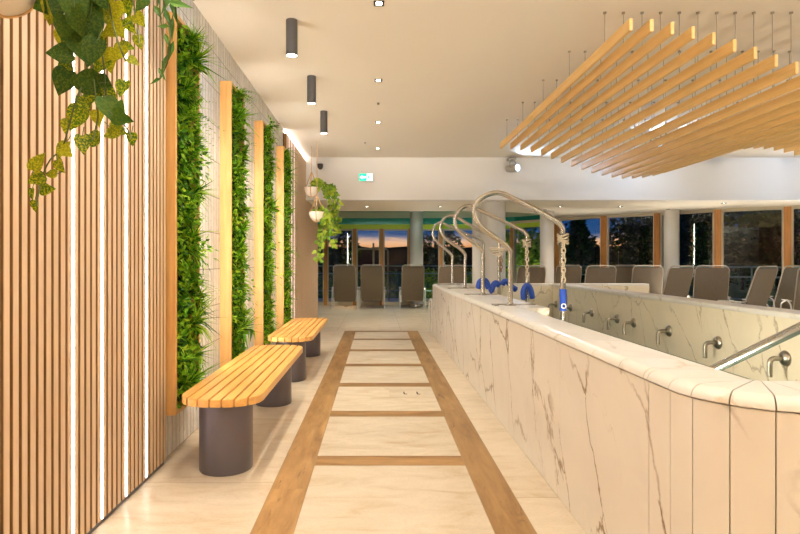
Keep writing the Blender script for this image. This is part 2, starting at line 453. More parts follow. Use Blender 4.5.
# teal and lime coloured light painted into recess ceiling and fascia
b = MB(); b.prism([(-4.3,13.0),(5.3,13.0),(5.3,17.1),(-4.3,17.1)], 2.80, 2.90); struct('ceiling_recess', b, M['teal'])
b = MB()
for i in range(3):
    p, q = FAC[i], FAC[i+1]
    d = (Vector(q)-Vector(p)).normalized(); n = Vector((d.y, -d.x))*.05
    for (za, zb, k_, mi) in ((2.29,2.43,1.0,0),(2.43,2.62,1.0,1),(2.62,2.81,1.0,2)):
        m_ = n*k_
        b.quad((p[0]+m_.x,p[1]+m_.y,za),(q[0]+m_.x,q[1]+m_.y,za),(q[0]+m_.x,q[1]+m_.y,zb),(p[0]+m_.x,p[1]+m_.y,zb), mi)
    b.quad((p[0]+n.x,p[1]+n.y,2.29),(p[0]-n.x,p[1]-n.y,2.29),(q[0]-n.x,q[1]-n.y,2.29),(q[0]+n.x,q[1]+n.y,2.29))
    b.quad((p[0]-n.x,p[1]-n.y,2.29),(p[0]-n.x,p[1]-n.y,2.81),(q[0]-n.x,q[1]-n.y,2.81),(q[0]-n.x,q[1]-n.y,2.29))
struct('trim_1', b, [M['lime'], M['teal'], M['soffit2']])
# soffit edge upstand
b = MB(); ed_ = [(-4.3,13.1),(-1.0,13.1),(1.9,13.15),(3.2,13.4),(4.2,13.9),(4.55,14.6),(4.94,15.5)]
for i in range(len(ed_)-1):
    p, q = ed_[i], ed_[i+1]; b.quad((p[0],p[1],2.60),(q[0],q[1],2.60),(q[0],q[1],2.80),(p[0],p[1],2.80))
struct('trim_2', b, M['soffit2'])

# ------------------------------------------------------------------ windows (curved front)
def xy_at(px):      # where the sight line through photo column px meets the front
    s = (px-VX)/F
    for i in range(len(FAC)-1):
        (ax,ay),(bx,by) = FAC[i], FAC[i+1]
        fa, fb = ax-s*ay, bx-s*by
        if fa <= 0 <= fb or fb <= 0 <= fa:
            t = fa/(fa-fb); return Vector((ax+(bx-ax)*t, ay+(by-ay)*t, 0))
stops = [Vector((-4.2,16.9,0)), Vector((-3.2,16.9,0)), Vector((-2.36,16.9,0)), xy_at(325.7), xy_at(354.7), xy_at(381.7), xy_at(410), xy_at(441), xy_at(477), xy_at(512.7), xy_at(557.6), xy_at(604.5), xy_at(658), xy_at(718), xy_at(787.5), Vector((9.8,11.2,0)), Vector((10.6,10.7,0))]
for i in range(len(stops)-1):
    a, c = stops[i], stops[i+1]; d = (c-a).normalized(); nrm = Vector((d.y,-d.x,0)); L_ = (c-a).length
    top = 2.30 if c.x < 4.3 else 2.47
    w = thing('window_%d' % (i+1), None, None, a, kind='structure')
    def bar(b, u0, u1, z0, z1, dep, off=0):
        p0 = a+d*u0; p1 = a+d*u1; q = []
        for z in (z0, z1):
            for (pp, s_) in ((p0,-1),(p1,-1),(p1,1),(p0,1)): q.append(tuple(pp + nrm*(off - s_*dep*.5) + Vector((0,0,z))))
        n = len(b.v); b.v += q
        for f in ((0,1,2,3),(4,7,6,5),(0,4,5,1),(1,5,6,2),(2,6,7,3),(3,7,4,0)): b.face([n+k for k in f])
    mw = .10 if a.x < 4 else .13
    b = MB(); bar(b, -mw/2, mw/2, 0, top, .16, .0); b.build('mullion', M['mullion'], w)
    b = MB(); bar(b, mw/2, mw/2+.04, .0, top, .08); bar(b, L_-mw/2-.035, L_-mw/2, 0, top, .08)
    bar(b, mw/2, L_-mw/2, 0, .10, .09); bar(b, mw/2, L_-mw/2, top-.05, top, .09)
    wf = b.build('window_frame', M['cream'], w)
    b = MB(); p0 = a+d*(mw/2+.03); p1 = a+d*(L_-mw/2-.03)
    b.quad(p0+Vector((0,0,.09)), p1+Vector((0,0,.09)), p1+Vector((0,0,top-.04)), p0+Vector((0,0,top-.04))); b.build('pane', M['glass'], wf)
    if c.x > 4.3:
        b = MB(); bar(b, 0, L_, top, 2.49, .2); b.build('head_rail', M['cream'], w)

# ------------------------------------------------------------------ columns
for (px, D, r, top, lab) in [(416.5,16.3,.19,2.80,'slim grey round column between the far windows, behind a sun lounger'),
                        (479,12.6,.15,2.49,'narrow pale round column partly hidden behind the thickest column'),
                        (493.5,11.15,.235,2.49,'thick pale round column behind the looped pool handrails'),
                        (547,13.1,.16,2.49,'pale round column behind the far pool edge, lit from above'),
                        (671.5,12.95,.165,2.49,'grey round column standing before the right-hand windows')]:
    X = (px-VX)*D/F; t = thing('column', lab, 'column', (X,D,0), 'round columns')
    b = MB(); b.lathe([(r,0),(r,top)], (X,D,0), 40); b.build('shaft', M['column'], t)
    b = MB(); b.lathe([(r+.012,0),(r+.012,.08),(r,.085)], (X,D,0), 40); b.build('skirting_ring', M['steel'], t)

# ------------------------------------------------------------------ slatted wall panels with light lines
def slat_panel(lab, D0, D1, leds, top=False):
    ZT = CEIL-.05 if top else CEIL
    t = thing('slatted_wall_panel', lab, 'wall panel', (XL, D0, 0), 'slatted oak wall panels')
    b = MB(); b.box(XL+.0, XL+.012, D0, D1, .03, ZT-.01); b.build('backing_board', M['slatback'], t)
    b = MB(); pitch = .0525; y = leds[0] - pitch*math.floor((leds[0]-D0)/pitch)
    while y+.036 < D1:
        near = min(abs((y-.0095) - l) for l in leds)
        b.box(XL+.006, XL+.050, y, y+.033, .035, ZT-.012, 0, .0025); y += pitch
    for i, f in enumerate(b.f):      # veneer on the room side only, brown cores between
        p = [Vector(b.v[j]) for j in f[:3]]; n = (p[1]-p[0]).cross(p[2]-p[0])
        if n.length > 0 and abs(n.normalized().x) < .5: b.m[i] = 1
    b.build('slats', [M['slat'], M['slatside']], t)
    for l in leds:
        b = MB(); b.box(XL+.006, XL+.0515, l-.0172, l-.0030, .04, ZT-.015); b.build('light_strip', M['ledfar'] if top else M['led'], t)
    if top: b = MB(); b.box(XL+.004, XL+.044, D0+.05, D1-.3, ZT-.010, ZT-.004); b.build('top_light_strip', M['ledtop'], t)
    b = MB(); b.box(XL+.0, XL+.03, D0, D1, 0.0, .03); b.build('plinth', M['legmetal'], t)
slat_panel('oak slatted wall panel with four glowing light lines, nearest the camera', -.6, 3.60, [2.5+.2625*k for k in range(4)])
slat_panel('oak slatted wall panel with light lines at the far end, beyond the last green wall', 8.32, 12.84, [8.62+.2625*k for k in range(3)], True)

# ------------------------------------------------------------------ green walls
def leaf(b, p, d, n, L, W, bend=.15, mi=0):
    """pointed leaf, 2 halves folded along the midrib"""
    d = d.normalized(); s = d.cross(n).normalized() if d.cross(n).length > 1e-4 else d.orthogonal(); n = s.cross(d)
    q = [p, p+d*L*.35+s*W*.5+n*L*.04, p+d*L-n*L*bend, p+d*L*.35-s*W*.5+n*L*.04, p+d*L*.45-n*W*.12]
    k = len(b.v); b.v += [tuple(v) for v in q]
    b.face((k, k+1, k+2, k+4), mi, True); b.face((k, k+4, k+2, k+3), mi, True)
def frond(b, p, d, L, rng, leaflets=9, W=.05):
    side = d.cross(Vector((0,0,1))); side = side.normalized() if side.length > .01 else Vector((0,1,0))
    prev = p
    for i in range(leaflets):
        t = (i+1)/leaflets; c = p + d*L*t + Vector((0,0,-.45*L*t*t))
        tan = (c-prev).normalized(); w = W*(1-t*.75)
        for s_ in (-1, 1): leaf(b, c, (side*s_ + tan*.6), tan.cross(side*s_)*s_, w, w*.34, .1)
        prev = c
    leaf(b, p, d, Vector((1,0,1)), L*.5, L*.05, .1)
def green_wall(lab, D, seed):
    rng = random.Random(seed)
    t = thing('green_wall', lab, 'green wall', (XL, D, .3), 'framed green walls')
    W_ = .47; z0, z1 = .31, 2.915; fx = -1.298
    fr = MB()
    fr.box(XL, fx, D, D+.028, z0, z1, 0, .002); fr.box(XL, fx, D+W_, D+W_+.028, z0, z1, 0, .002)
    fr.box(XL, fx, D+.028, D+W_, z1-.028, z1, 0, .002); fr.box(XL, fx, D+.028, D+W_, z0, z0+.028, 0, .002)
    fr.build('wooden_frame', M['frame'], t)
    b = MB(); b.box(XL, XL+.03, D+.028, D+W_, z0+.028, z1-.028); b.build('moss_mat', M['darkgreen'], t)
    if True:
        b = MB(); b.box(XL+.030, fx-.012, D+W_+.0285, D+W_+.038, z0+.04, z1-.04); b.build('light_strip', M['ledwall'], t)
    b = MB(); y0, y1 = D+.04, D+W_-.01
    for i in range(2600):
        p = Vector((XL+.03+rng.uniform(.0,.09), rng.uniform(y0,y1), rng.uniform(z0+.03,z1-.03)))
        d = Vector((rng.uniform(.3,1), rng.uniform(-1,1), rng.uniform(-1,.8)))
        L = rng.uniform(.03,.065); leaf(b, p, d, Vector((1,rng.uniform(-.5,.5),rng.uniform(0,1))), L, L*rng.uniform(.4,.75))
    z = z1-.08; 
    while z > z0+.05:
        kind = rng.choice(['fern','grass','bush','fern','spiky','grass'])
        for rep in range(2):
            q = rng.choice((.8,.9,1,1.1,1.5))
            c = Vector((XL+.09, rng.uniform(y0+.08,y1-.03), z+rng.uniform(-.05,.05)))
            if kind == 'fern':
                for i in range(9):
                    d = Vector((rng.uniform(.35,1), rng.uniform(-.8,.9), rng.uniform(-.3,.9))).normalized(); frond(b, c, d, q*rng.uniform(.13,.22), rng, 9, .055)
            elif kind == 'grass':
                for i in range(34):
                    d = Vector((rng.uniform(.3,1), rng.uniform(-.8,1), rng.uniform(-.5,.9))).normalized(); leaf(b, c, d, Vector((1,0,1)), q*rng.uniform(.11,.22), .010, rng.uniform(.1,.5))
            elif kind == 'spiky':
                for i in range(22):
                    d = Vector((rng.uniform(.3,1), rng.uniform(-.9,.9), rng.uniform(-.4,1))).normalized(); leaf(b, c, d, Vector((1,0,1)), rng.uniform(.10,.18), .024, .25)
            else:
                for i in range(70):
                    d = Vector((rng.uniform(.1,1), rng.uniform(-1,1), rng.uniform(-.9,.9))).normalized()
                    leaf(b, c+d*q*rng.uniform(.02,.14), d+Vector((0,0,-.4)), Vector((1,0,.7)), rng.uniform(.03,.055), rng.uniform(.022,.035))
        z -= rng.uniform(.14,.2)
    # keep the plants between frame and room, clear of the wall behind
    b.v = [(max(v[0], XL+.006), max(v[1], D+.033) if v[0] < fx+.004 else max(v[1], D+.012), v[2]) for v in b.v]
    b.v = [(min(v[0], -1.192) if v[2] < .56 else v[0], v[1], v[2]) for v in b.v]
    b.build('foliage', M['green'], t)
green_wall('tall wood-framed green wall of ferns beside the near slatted panel', 3.61, 3)
green_wall('wood-framed green wall behind the near bench, second from the slatted panel', 4.99, 8)
green_wall('wood-framed green wall beyond the near bench, third from the slatted panel', 6.39, 21)
green_wall('narrow-looking wood-framed green wall farthest away, beside the far bench', 7.79, 34)

# ------------------------------------------------------------------ benches
def bench(lab, dy):
    X0, X1, Y0, Y1 = -1.185, -.695, 3.25+dy, 5.42+dy
    t = thing('bench', lab, 'bench', (-.95, (Y0+Y1)/2, 0), 'slatted benches')
    n = 7; gap = .010; w = ((X1-X0)-gap*(n-1))/n; R = .20
    def yend(x):      # rounded corner outline, distance of the end from Y0
        e = min(x-X0, X1-x)
        if e >= R: return 0.0
        return R - math.sqrt(max(0, R*R-(R-e)**2))
    for i in range(n):
        a = X0+i*(w+gap); c = a+w; xs = [a+(c-a)*k/6 for k in range(7)]
        poly = [(x_, Y0+yend(x_)*.9) for x_ in xs] + [(x_, Y1-yend(x_)*.9) for x_ in reversed(xs)]
        b = MB(); b.prism(poly, .455, .50, 0, .003); b.build('slat', M['bench'], t)
    for yy in (Y0+.30, (Y0+Y1)/2, Y1-.27):
        b = MB(); b.box(X0+.05, X1-.05, yy-.02, yy+.02, .438, .455); b.build('cross_bar', M['legmetal'], t)
    for yy in (Y0+.30, Y1-.25):
        b = MB(); b.lathe([(.162,0),(.165,.004),(.165,.434),(.160,.438)], (-.955,yy,0), 48); b.build('leg', M['legmetal'], t)
bench('honey wooden slatted bench on two grey drum legs, nearer the camera', 0)
bench('honey wooden slatted bench on grey drum legs, farther along the wall', 2.65)

# ------------------------------------------------------------------ the pool
pool = thing('marble_pool', 'raised whirlpool basin clad in cream veined marble', 'pool', (2.2, 6.0, 0))
TH = .27
def arc(cx, cy, R, a0, a1, n=7):      # returns (pos, outward normal)
    out = []
    for i in range(n):
        a = math.radians(a0+(a1-a0)*i/(n-1)); nx, ny = math.cos(a), math.sin(a)
        out.append((Vector((cx+R*nx, cy+R*ny, 0)), Vector((nx, ny, 0))))
    return out
def line(x0,y0,x1,y1,nx,ny,n=2):
    return [(Vector((x0+(x1-x0)*i/(n-1), y0+(y1-y0)*i/(n-1),0)), Vector((nx,ny,0))) for i in range(n)]
pieces = [line(4.95,10.45,3.8,10.45,0,1), line(3.8,10.45,2.6,10.45,0,1), line(2.6,10.45,1.4,10.45,0,1)]
pieces += [arc(1.4,10.05,.4,90,120), arc(1.4,10.05,.4,120,150), arc(1.4,10.05,.4,150,180)]
cys = [10.05,9.06,7.86,6.66,5.46,4.26,3.5,2.82,2.30,2.06,1.91]
ys = [10.05,9.06,7.86,6.66,5.46,4.26,3.06,2.06,1.91]
pieces += [line(1.0,ys[i],1.0,ys[i+1],-1,0) for i in range(len(ys)-1)]
pieces += [arc(1.3,1.91,.3,180,200), arc(1.3,1.91,.3,200,222), arc(1.3,1.91,.3,222,244), arc(1.3,1.91,.3,244,270)]
pieces += [line(1.3,1.61,2.4,1.61,0,-1), line(2.4,1.61,3.45,1.61,0,-1)]
clad, cope, core = MB(), MB(), MB()
def sweep(b, pc, prof, g=.0022, capends=True):
    """prof: (inward offset, z); path trimmed by g at each end"""
    pc = [(p.copy(), n) for p, n in pc]
    d0 = (pc[1][0]-pc[0][0]).normalized(); d1 = (pc[-1][0]-pc[-2][0]).normalized()
    pc[0] = (pc[0][0]+d0*g, pc[0][1]); pc[-1] = (pc[-1][0]-d1*g, pc[-1][1])
    n0 = len(b.v); k = len(prof)
    for p, n in pc:
        for (o, z) in prof: b.v.append(tuple(p - n*o + Vector((0,0,z))))
    for i in range(len(pc)-1):
        for j in range(k-1):
            b.face((n0+i*k+j, n0+(i+1)*k+j, n0+(i+1)*k+j+1, n0+i*k+j+1), 0, True)
    if capends:
        b.face([n0+j for j in range(k)]); b.face([n0+(len(pc)-1)*k+j for j in range(k-1,-1,-1)])
cp = [(.0, .8635)] + [(-.006+.046*(1-math.cos(a)), .867+.038*math.sin(a)) for a in [PI/2*i/6 for i in range(7)]] + [(.052,.905),(TH-.03,.905),(TH-.02,.905),(TH-.004,.899),(TH,.885),(TH,.8635)]
for pc in pieces[:6] + [line(1.0,cys[i],1.0,cys[i+1],-1,0) for i in range(len(cys)-1)] + pieces[-6:]: sweep(cope, pc, cp, .0022)
for pc in pieces:
    sweep(clad, pc, [(.02,.002),(.002,.002),(0,.004),(0,.8585),(.002,.861),(.02,.861)], .0018)
    sweep(core, pc, [(.012,0),(.012,.8635),(TH-.002,.8635),(TH-.002,.0)], 0, False)
clad.build('cladding', M['marble'], pool)
# clad inner face with the inner marble, coping over it
cope.box(3.18,3.46,1.87,10.19,.8635,.905,0,.012)
cope.build('coping', M['coping'], pool)
core.build('joint_core', M['grout'], pool)
inn = MB()
for pc in pieces: sweep(inn, pc, [(TH,.0),(TH,.8635)], 0, False)
inn.box(3.2,3.45,1.88,10.18,0,.8635)
inn.box(1.272,3.2,1.882,10.178,0.0,.05)
inn.quad((4.951,10.45,0),(4.951,10.18,0),(4.951,10.18,.8635),(4.951,10.45,.8635))
inn.build('basin_lining', M['marble2'], pool)
b = MB(); b.box(1.275,1.47,4.80,10.17,.05,.8635); b.build('entry_ledge', M['marble2'], pool)
b = MB(); b.box(1.272,1.48,4.79,10.175,.8635,.905,0,.008); b.build('ledge_coping', M['coping'], pool)
b = MB(); b.box(1.48,3.195,1.89,10.17,.05,.30); b.box(1.28,1.48,1.89,4.79,.05,.30); b.build('pool_water', M['water'], pool)

# looped handrails
RINGS = []
def handrail(lab, D, base, legx, pts):
    """pts in photo px at distance D: bend, left turn, loop top, right corner"""
    zt = .905
    bx = (base-VX)*D/F; lx = (legx-VX)*D/F
    t = thing('pool_handrail', lab, 'handrail', (bx, D, zt), 'looped steel handrails')
    w = [P(x_, y_, D) for x_, y_ in pts]
    path = [Vector((bx,D,zt)), Vector((bx,D,w[0].z-.06))] + [w[0]+Vector((0,0,.0))] + w[1:]
    sp = [Vector((bx,D,zt)), Vector((bx,D,w[0].z-.09))] + smooth_path([Vector((bx,D,w[0].z-.09))] + w + [Vector((lx,D,w[-1].z-.10))], 8)[0:] + [Vector((lx,D,.42))]
    b = MB(); b.tube(sp, .0235, 14); rt = b.build('rail_tube', M['steel'], t)
    b = MB(); b.lathe([(.055,zt),(.055,zt+.008),(.03,zt+.016),(.0236,zt+.03)], (bx,D,0), 24)
    b.build('base_flange', M['steel'], t)
    b = MB(); b.box(1.06,1.46,D+.05,D+.09,zt,zt+.010,0,.002); b.box(1.06,1.10,D-.05,D+.05,zt,zt+.010,0,.002); b.build('anchor_plate', M['darksteel'], t)
    b = MB(); b.lathe([(.032,w[-1].z-.30),(.032,w[-1].z-.27)], (lx,D,0), 16); b.build('collar', M['steel'], rt)
    return lx, w[-1].z
h1 = handrail('steel pool handrail with the largest loop, nearest the camera', 5.1, 510.4, 563,
   [(509.5,250),(500,240.5),(486,231),(477.5,222),(474,211),(477,202),(484.5,196.2),(494,193),(503,194),(514,199),(535,209.5),(555,220.5),(562,228)])
h2 = handrail('looped steel pool handrail second from the camera', 6.73, 482.9, 527,
   [(482.5,251),(475,243.5),(463,235),(456.5,228),(455,220),(457.5,212.5),(463,207.5),(470,206),(478,209.5),(495,217.5),(520,229.5),(526.5,235)])
h3 = handrail('looped steel pool handrail third from the camera', 8.36, 465, 499,
   [(465,254.7),(459,248),(448,240.5),(442.5,234.5),(440.3,228),(442,221.5),(446.5,217),(452.5,215.4),(459,218.5),(475,228),(494,238),(498.8,242)])
h4 = handrail('looped steel pool handrail farthest from the camera', 9.8, 452.2, 483.7,
   [(452,256),(447,250.5),(438.5,243.5),(434,238.5),(432.7,233),(434,227.5),(437,224),(441,222.6),(447,225),(462,232),(479,239),(483.4,242.5)])

# chains and ropes
def chain(name, lab, x, y, z0, z1, mat, r=.016, group=None):
    o = MB(); n = int((z1-z0)/(r*2.1))
    for i in range(n):
        z = z1 - (i+.5)*r*2.1; pts = []
        for k in range(10):
            a = 2*PI*k/10; h = math.cos(a)*r*.75; v = math.sin(a)*r*1.35
            pts.append((x+(h if i % 2 else 0), y+(0 if i % 2 else h), z+v))
        o.tube(pts, r*.34, 6, 0, False, True)
    return o
for (lx, lz), D, lab, zlow in ((h1,5.1,'knotted rope chain on the nearest handrail leg','a'),(h2,6.73,'knotted rope chain on the second handrail leg','b')):
    t = thing('rope_chain', lab, 'chain', (lx+.0,D-.05,lz-.12), 'ropes on the handrails')
    ztop = lz-.14; zbot = P(0,283,D).z
    b = chain('c', '', lx-.012, D-.052, zbot, ztop, None, .021); b.build('links', M['rope'], t)
    b = MB()
    for k in range(4):
        pts = [(lx+math.cos(a)*.045, D+math.sin(a)*.045, ztop+.008+k*.022+math.sin(a*2+k)*.012) for a in [2*PI*j/14 for j in range(14)]]
        b.tube(pts, .009, 6, 0, False, True)
    b.build('knot', M['rope'], t)
lx, lz = h3; t = thing('rope_chain', 'rusty chain hanging from a white knot on the third handrail', 'chain', (lx,8.36,lz-.1), 'ropes on the handrails')
b = chain('c', '', lx+.02, 8.30, P(0,273,8.36).z, P(0,256,8.36).z, None, .022); b.build('links', M['rust'], t)
b = MB()
for k in range(5):
    pts = [(lx+math.cos(a)*(.06+.02*k), 8.36+math.sin(a)*.05, P(0,253,8.36).z-.02+k*.018+math.sin(a+k)*.02) for a in [2*PI*j/14 for j in range(14)]]
    b.tube(pts, .012, 6, 0, False, True)
b.build('knot', M['pot'], t)
def foam(lab, D, pts, r, cat='float'):
    w = smooth_path([P(x_,y_,D) for x_,y_ in pts], 6) if len(pts) > 2 else [P(x_,y_,D) for x_,y_ in pts]
    t = thing('foam_float', lab, cat, w[0], 'blue foam floats'); n = len(w)
    b = MB(); rr = [r*(.55 if i in (0,n-1) else 1) for i in range(n)]; b.tube(w, rr, 14); b.build('foam_body', M['blue'], t)
    return t
ft = foam('bright blue foam float hanging from the nearest handrail rope', 5.02, [(563,289),(563,291),(563.2,300),(563.2,309),(563.2,311)], .031)
b = MB(); b.tube([P(563,281,5.02), P(563,290,5.02)], .005, 6); b.build('cord', M['darksteel'], ft)
b = MB(); q = P(563.5,306,4.98); b.tube([tuple(q+Vector((math.cos(a)*.02,-.006,math.sin(a)*.02))) for a in [2*PI*j/14 for j in range(14)]], .005, 6, 0, False, True); b.build('eyelet', M['pot'], ft)
ft = foam('blue foam float looped over the second handrail rope', 6.65, [(523.5,300),(523.3,292),(525,287),(527.5,285.5),(530,288),(531.5,293),(532.5,299)], .033)
b = MB(); b.tube([P(529,282,6.6), P(529.5,272,6.6)], .005, 6); b.build('cord', M['darksteel'], ft)
foam('blue foam float arched around the second handrail base', 7.0, [(478.5,289),(479.5,283),(482,280.5),(485.5,281),(487.5,285),(489,289)], .038)
foam('blue foam float lying in an S shape between two handrail bases', 7.0, [(489,291.5),(491.5,290),(493,286),(496,283),(500,286)], .038)
foam('blue foam float with a tapered end beside the nearest handrail post', 7.0, [(502,285),(504.5,281.5),(508,282),(512,287),(517,290)], .036)

# massage jets / grab pipes on the inner wall
jet0 = None
pos = ['nearest the diagonal handrail','second from the diagonal handrail','third from the diagonal handrail','fourth from the diagonal handrail','fifth from the diagonal handrail','sixth from the diagonal handrail','seventh from the diagonal handrail','farthest from the diagonal handrail']
for i, D in enumerate((4.385,5.25,6.13,6.97,7.45,8.33,9.24,10.0)):
    lab = 'steel water spout on the inner marble wall, ' + pos[i]
    if jet0 is None:
        t = thing('water_spout', lab, 'spout', (3.2, D, .545), 'steel water spouts')
        R = Matrix.Rotation(-PI/2, 3, 'Y')
        b = MB(); b.lathe([(.062,0),(.062,.008),(.052,.022),(.030,.034),(.018,.036)], (3.2,D,.545), 28, mat=R); b.build('wall_flange', M['darksteel'], t)
        b = MB(); b.tube(fillet([(3.172,D,.545),(3.075,D,.545),(3.075,D,.40)], .045, 8), .019, 14); b.build('spout_pipe', M['darksteel'], t); jet0 = t
    else:
        t = copy_tree(jet0); t.location.y = D; t['label'] = lab

# diagonal stair rail into the pool
t = thing('stair_handrail', 'steel stair handrail slanting down into the pool at the near corner', 'handrail', (1.95,1.75,.905))
path = [(1.44,3.25,.43),(1.66,2.70,.80),(1.80,2.35,1.035),(1.92,2.02,1.255),(1.95,1.75,1.29),(1.95,1.75,.905)]
b = MB(); b.tube(fillet(path, .09, 6), .0225, 16); b.build('rail_tube', M['steel'], t)
b = MB(); b.lathe([(.055,.905),(.055,.913),(.03,.92),(.0226,.935)], (1.95,1.75,0), 24); b.build('base_flange', M['steel'], t)

# pull handle outside, at the far left corner of the pool
t = thing('grab_handle', 'white bent steel bar standing by the far left pool corner', 'handle', (.97,10.35,0))
b = MB(); b.tube(fillet([(1.01,10.3,0.0),(1.01,10.3,.60),(.99,10.55,.60),(.99,10.55,0)], .05, 6), .016, 12); b.build('bent_bar', M['whitemetal'], t)

# ------------------------------------------------------------------ hanging oak beams
ords = 'first second third fourth fifth sixth seventh eighth ninth tenth eleventh twelfth thirteenth fourteenth fifteenth sixteenth'.split()
BH = .086
for k in range(34):
    X = 1.81+.148*k; zt = 2.82+.217*math.cos(PI*(X-1.81)/1.85); 
    lab = ('pale oak ceiling beam hung on wires, %s counted from the walkway' % ords[k]) if k < 14 else 'pale oak ceiling beam hung on wires deep in the wavy row, far from the walkway'
    if k == 13: lab = 'pale oak ceiling beam hung on wires, fourteenth counted from the walkway'
    t = thing('ceiling_beam', lab, 'ceiling beam', (X, 6.1, zt), 'hanging oak ceiling beams')
    b = MB(); b.box(X-.0125, X+.0125, 3.99, 8.18, zt-BH, zt, 0, .0015); b.build('oak_beam', M['beam'], t)
    for D in (4.45,5.27,6.1,6.95,7.8):
        b = MB(); b.tube([(X,D,zt-.002),(X,D,CEIL-.012)], .0028, 5); b.lathe([(.013,CEIL-.013),(.013,CEIL)], (X,D,0), 10); b.build('hanger_wire', M['darksteel'], t)

# ------------------------------------------------------------------ ceiling lamps
WARM = (1, .89, .73)
def cyl_lamp(D, lab, watts):
    X = -.70; t = thing('cylinder_lamp', lab, 'ceiling lamp', (X,D,CEIL), 'grey cylinder lamps')
    b = MB(); b.lathe([(.0,CEIL),(.0475,CEIL),(.0475,CEIL-.29),(.0445,CEIL-.292),(.0435,CEIL-.270),(.0,CEIL-.270)], (X,D,0), 36); lb = b.build('lamp_body', M['lampmetal'], t)
    b = MB(); b.lathe([(.0,CEIL-.279),(.040,CEIL-.279),(.040,CEIL-.286),(.0,CEIL-.287)], (X,D,0), 28); b.build('lens', M['lens'], lb)
    spot('lamp_light', (X,D,CEIL-.295), (X-.10,D,0), watts*.6, 118, WARM, .75, .035, t)
for D, lab in ((4.6,'grey cylinder ceiling lamp nearest the camera of those in view'),(5.99,'grey cylinder ceiling lamp, middle one of three'),(7.38,'grey cylinder ceiling lamp, farthest of three')):
    cyl_lamp(D, lab, 120)
for D in (3.21,1.82): cyl_lamp(D, 'grey cylinder ceiling lamp overhead, out of the photograph', 120)
def down(X, D, lab, watts, z=CEIL, ang=110, grp='square recessed downlights', col=WARM, s=.04, tgt=None, k_=.85):
    t = thing('downlight', lab, 'downlight', (X,D,z), grp)
    b = MB(); 
    for (a,c,d,e) in ((-s,s,-s,-s+.009),(-s,s,s-.009,s),(-s,-s+.018,-s,s),(s-.018,s,-s,s)): b.box(X+a,X+c,D+d,D+e,z-.008,z-.0005)
    b.build('trim_frame', M['black'], t)
    b = MB(); b.box(X-s+.019,X+s-.019,D-s+.011,D+s-.011,z-.004,z-.001); b.build('lens', M['lens'], t)
    if watts: spot('lamp_light', (X,D,z-.012), tgt or (X,D,0), watts*k_, ang, col, .8, .035, t)
for D, lab in ((2.46,'square recessed downlight overhead'),(4.29,'square recessed downlight nearest the camera in the ceiling'),(6.11,'square recessed downlight, second along the ceiling'),(7.94,'square recessed downlight, third along the ceiling'),(9.77,'tiny square recessed downlight, farthest along the main ceiling')):
    down(.015, D, lab, 75)
down(.015, .63, 'square recessed downlight overhead behind the camera', 60)
for X in (2.6, 4.6, 6.6, 8.6):  # added downlights for general fill over the pool side
    for D in (-1.2, 1.9):
        down(X, D, 'added square fill downlight above the pool side', 20 if D < 0 else 70, grp='added pool side downlights')
for X in (-.0, 1.7): down(X, -1.6, 'added square fill downlight behind the camera', 110, grp='added rear downlights')  # added fill downlights, out of view
for D in (9.2,): 
    for X in (3.2, 5.6, 8.0): down(X, D, 'added square fill downlight beyond the hanging beams', 90, grp='added far pool downlights')  # added downlights for fill at the far end of the pool
# soffit downlights in front of the columns and windows
for (px, D) in ((367,12.0),(440,12.0),(560,12.0),(620,12.0),(724,11.3)):
    down((px-VX)*D/F, D, 'recessed downlight in the lower soffit before the windows', 110, 2.49, 120, 'soffit downlights', (1,.88,.72))
for (px, D) in ((416.5,15.85),(545,12.75),(668,12.6)):
    X = (px-VX)*D/F; down(X, D, 'small cool downlight grazing a round column', 9, 2.80 if D > 15 else 2.49, 80, 'column downlights', (.75,.9,1), .03, (X, D+.12, 0))
for i, (X, D) in enumerate(((-.9,16.3),(1.6,16.4),(1.9,14.6),(3.3,13.4),(5.1,13.2),(6.3,11.9),(7.6,11.5),(8.8,10.9))):  # added uplights, hidden from view, that brighten the soffit
    t = thing('added_floor_uplight', 'added uplight in the floor before the windows, brightens the soffit', 'floor light', (X,D,0), 'added floor uplights')
    b = MB(); b.lathe([(.0,.001),(.06,.001),(.06,.006),(.045,.008),(.0,.008)], (X,D,0), 20); b.build('housing', M['steel'], t)
    spot('uplight', (X,D,.02), (X,D-1.3,2.4), 115, 118, (1,.90,.74), .9, .05, t)
for X in (-2.2, 0.1, 2.3):  # added downlights, lift the dark recess and the loungers below
    down(X, 14.6, 'added fill downlight in the raised ceiling by the far windows', 120, 2.80, 130, 'added recess downlights', (1,.93,.78))
# smoke detectors / sprinklers
for D, lab in ((6.99,'tiny steel sprinkler head between two downlights'),(9.3,'tiny steel sprinkler head near the exit sign')):
    b = MB(); b.lathe([(.0,CEIL-.022),(.018,CEIL-.02),(.006,CEIL-.012),(.02,CEIL-.002),(.02,CEIL-.0005)], (.015 if D < 8 else -.2,D,0), 14); tag(b.build('sprinkler_head', M['darksteel']), lab, 'sprinkler')
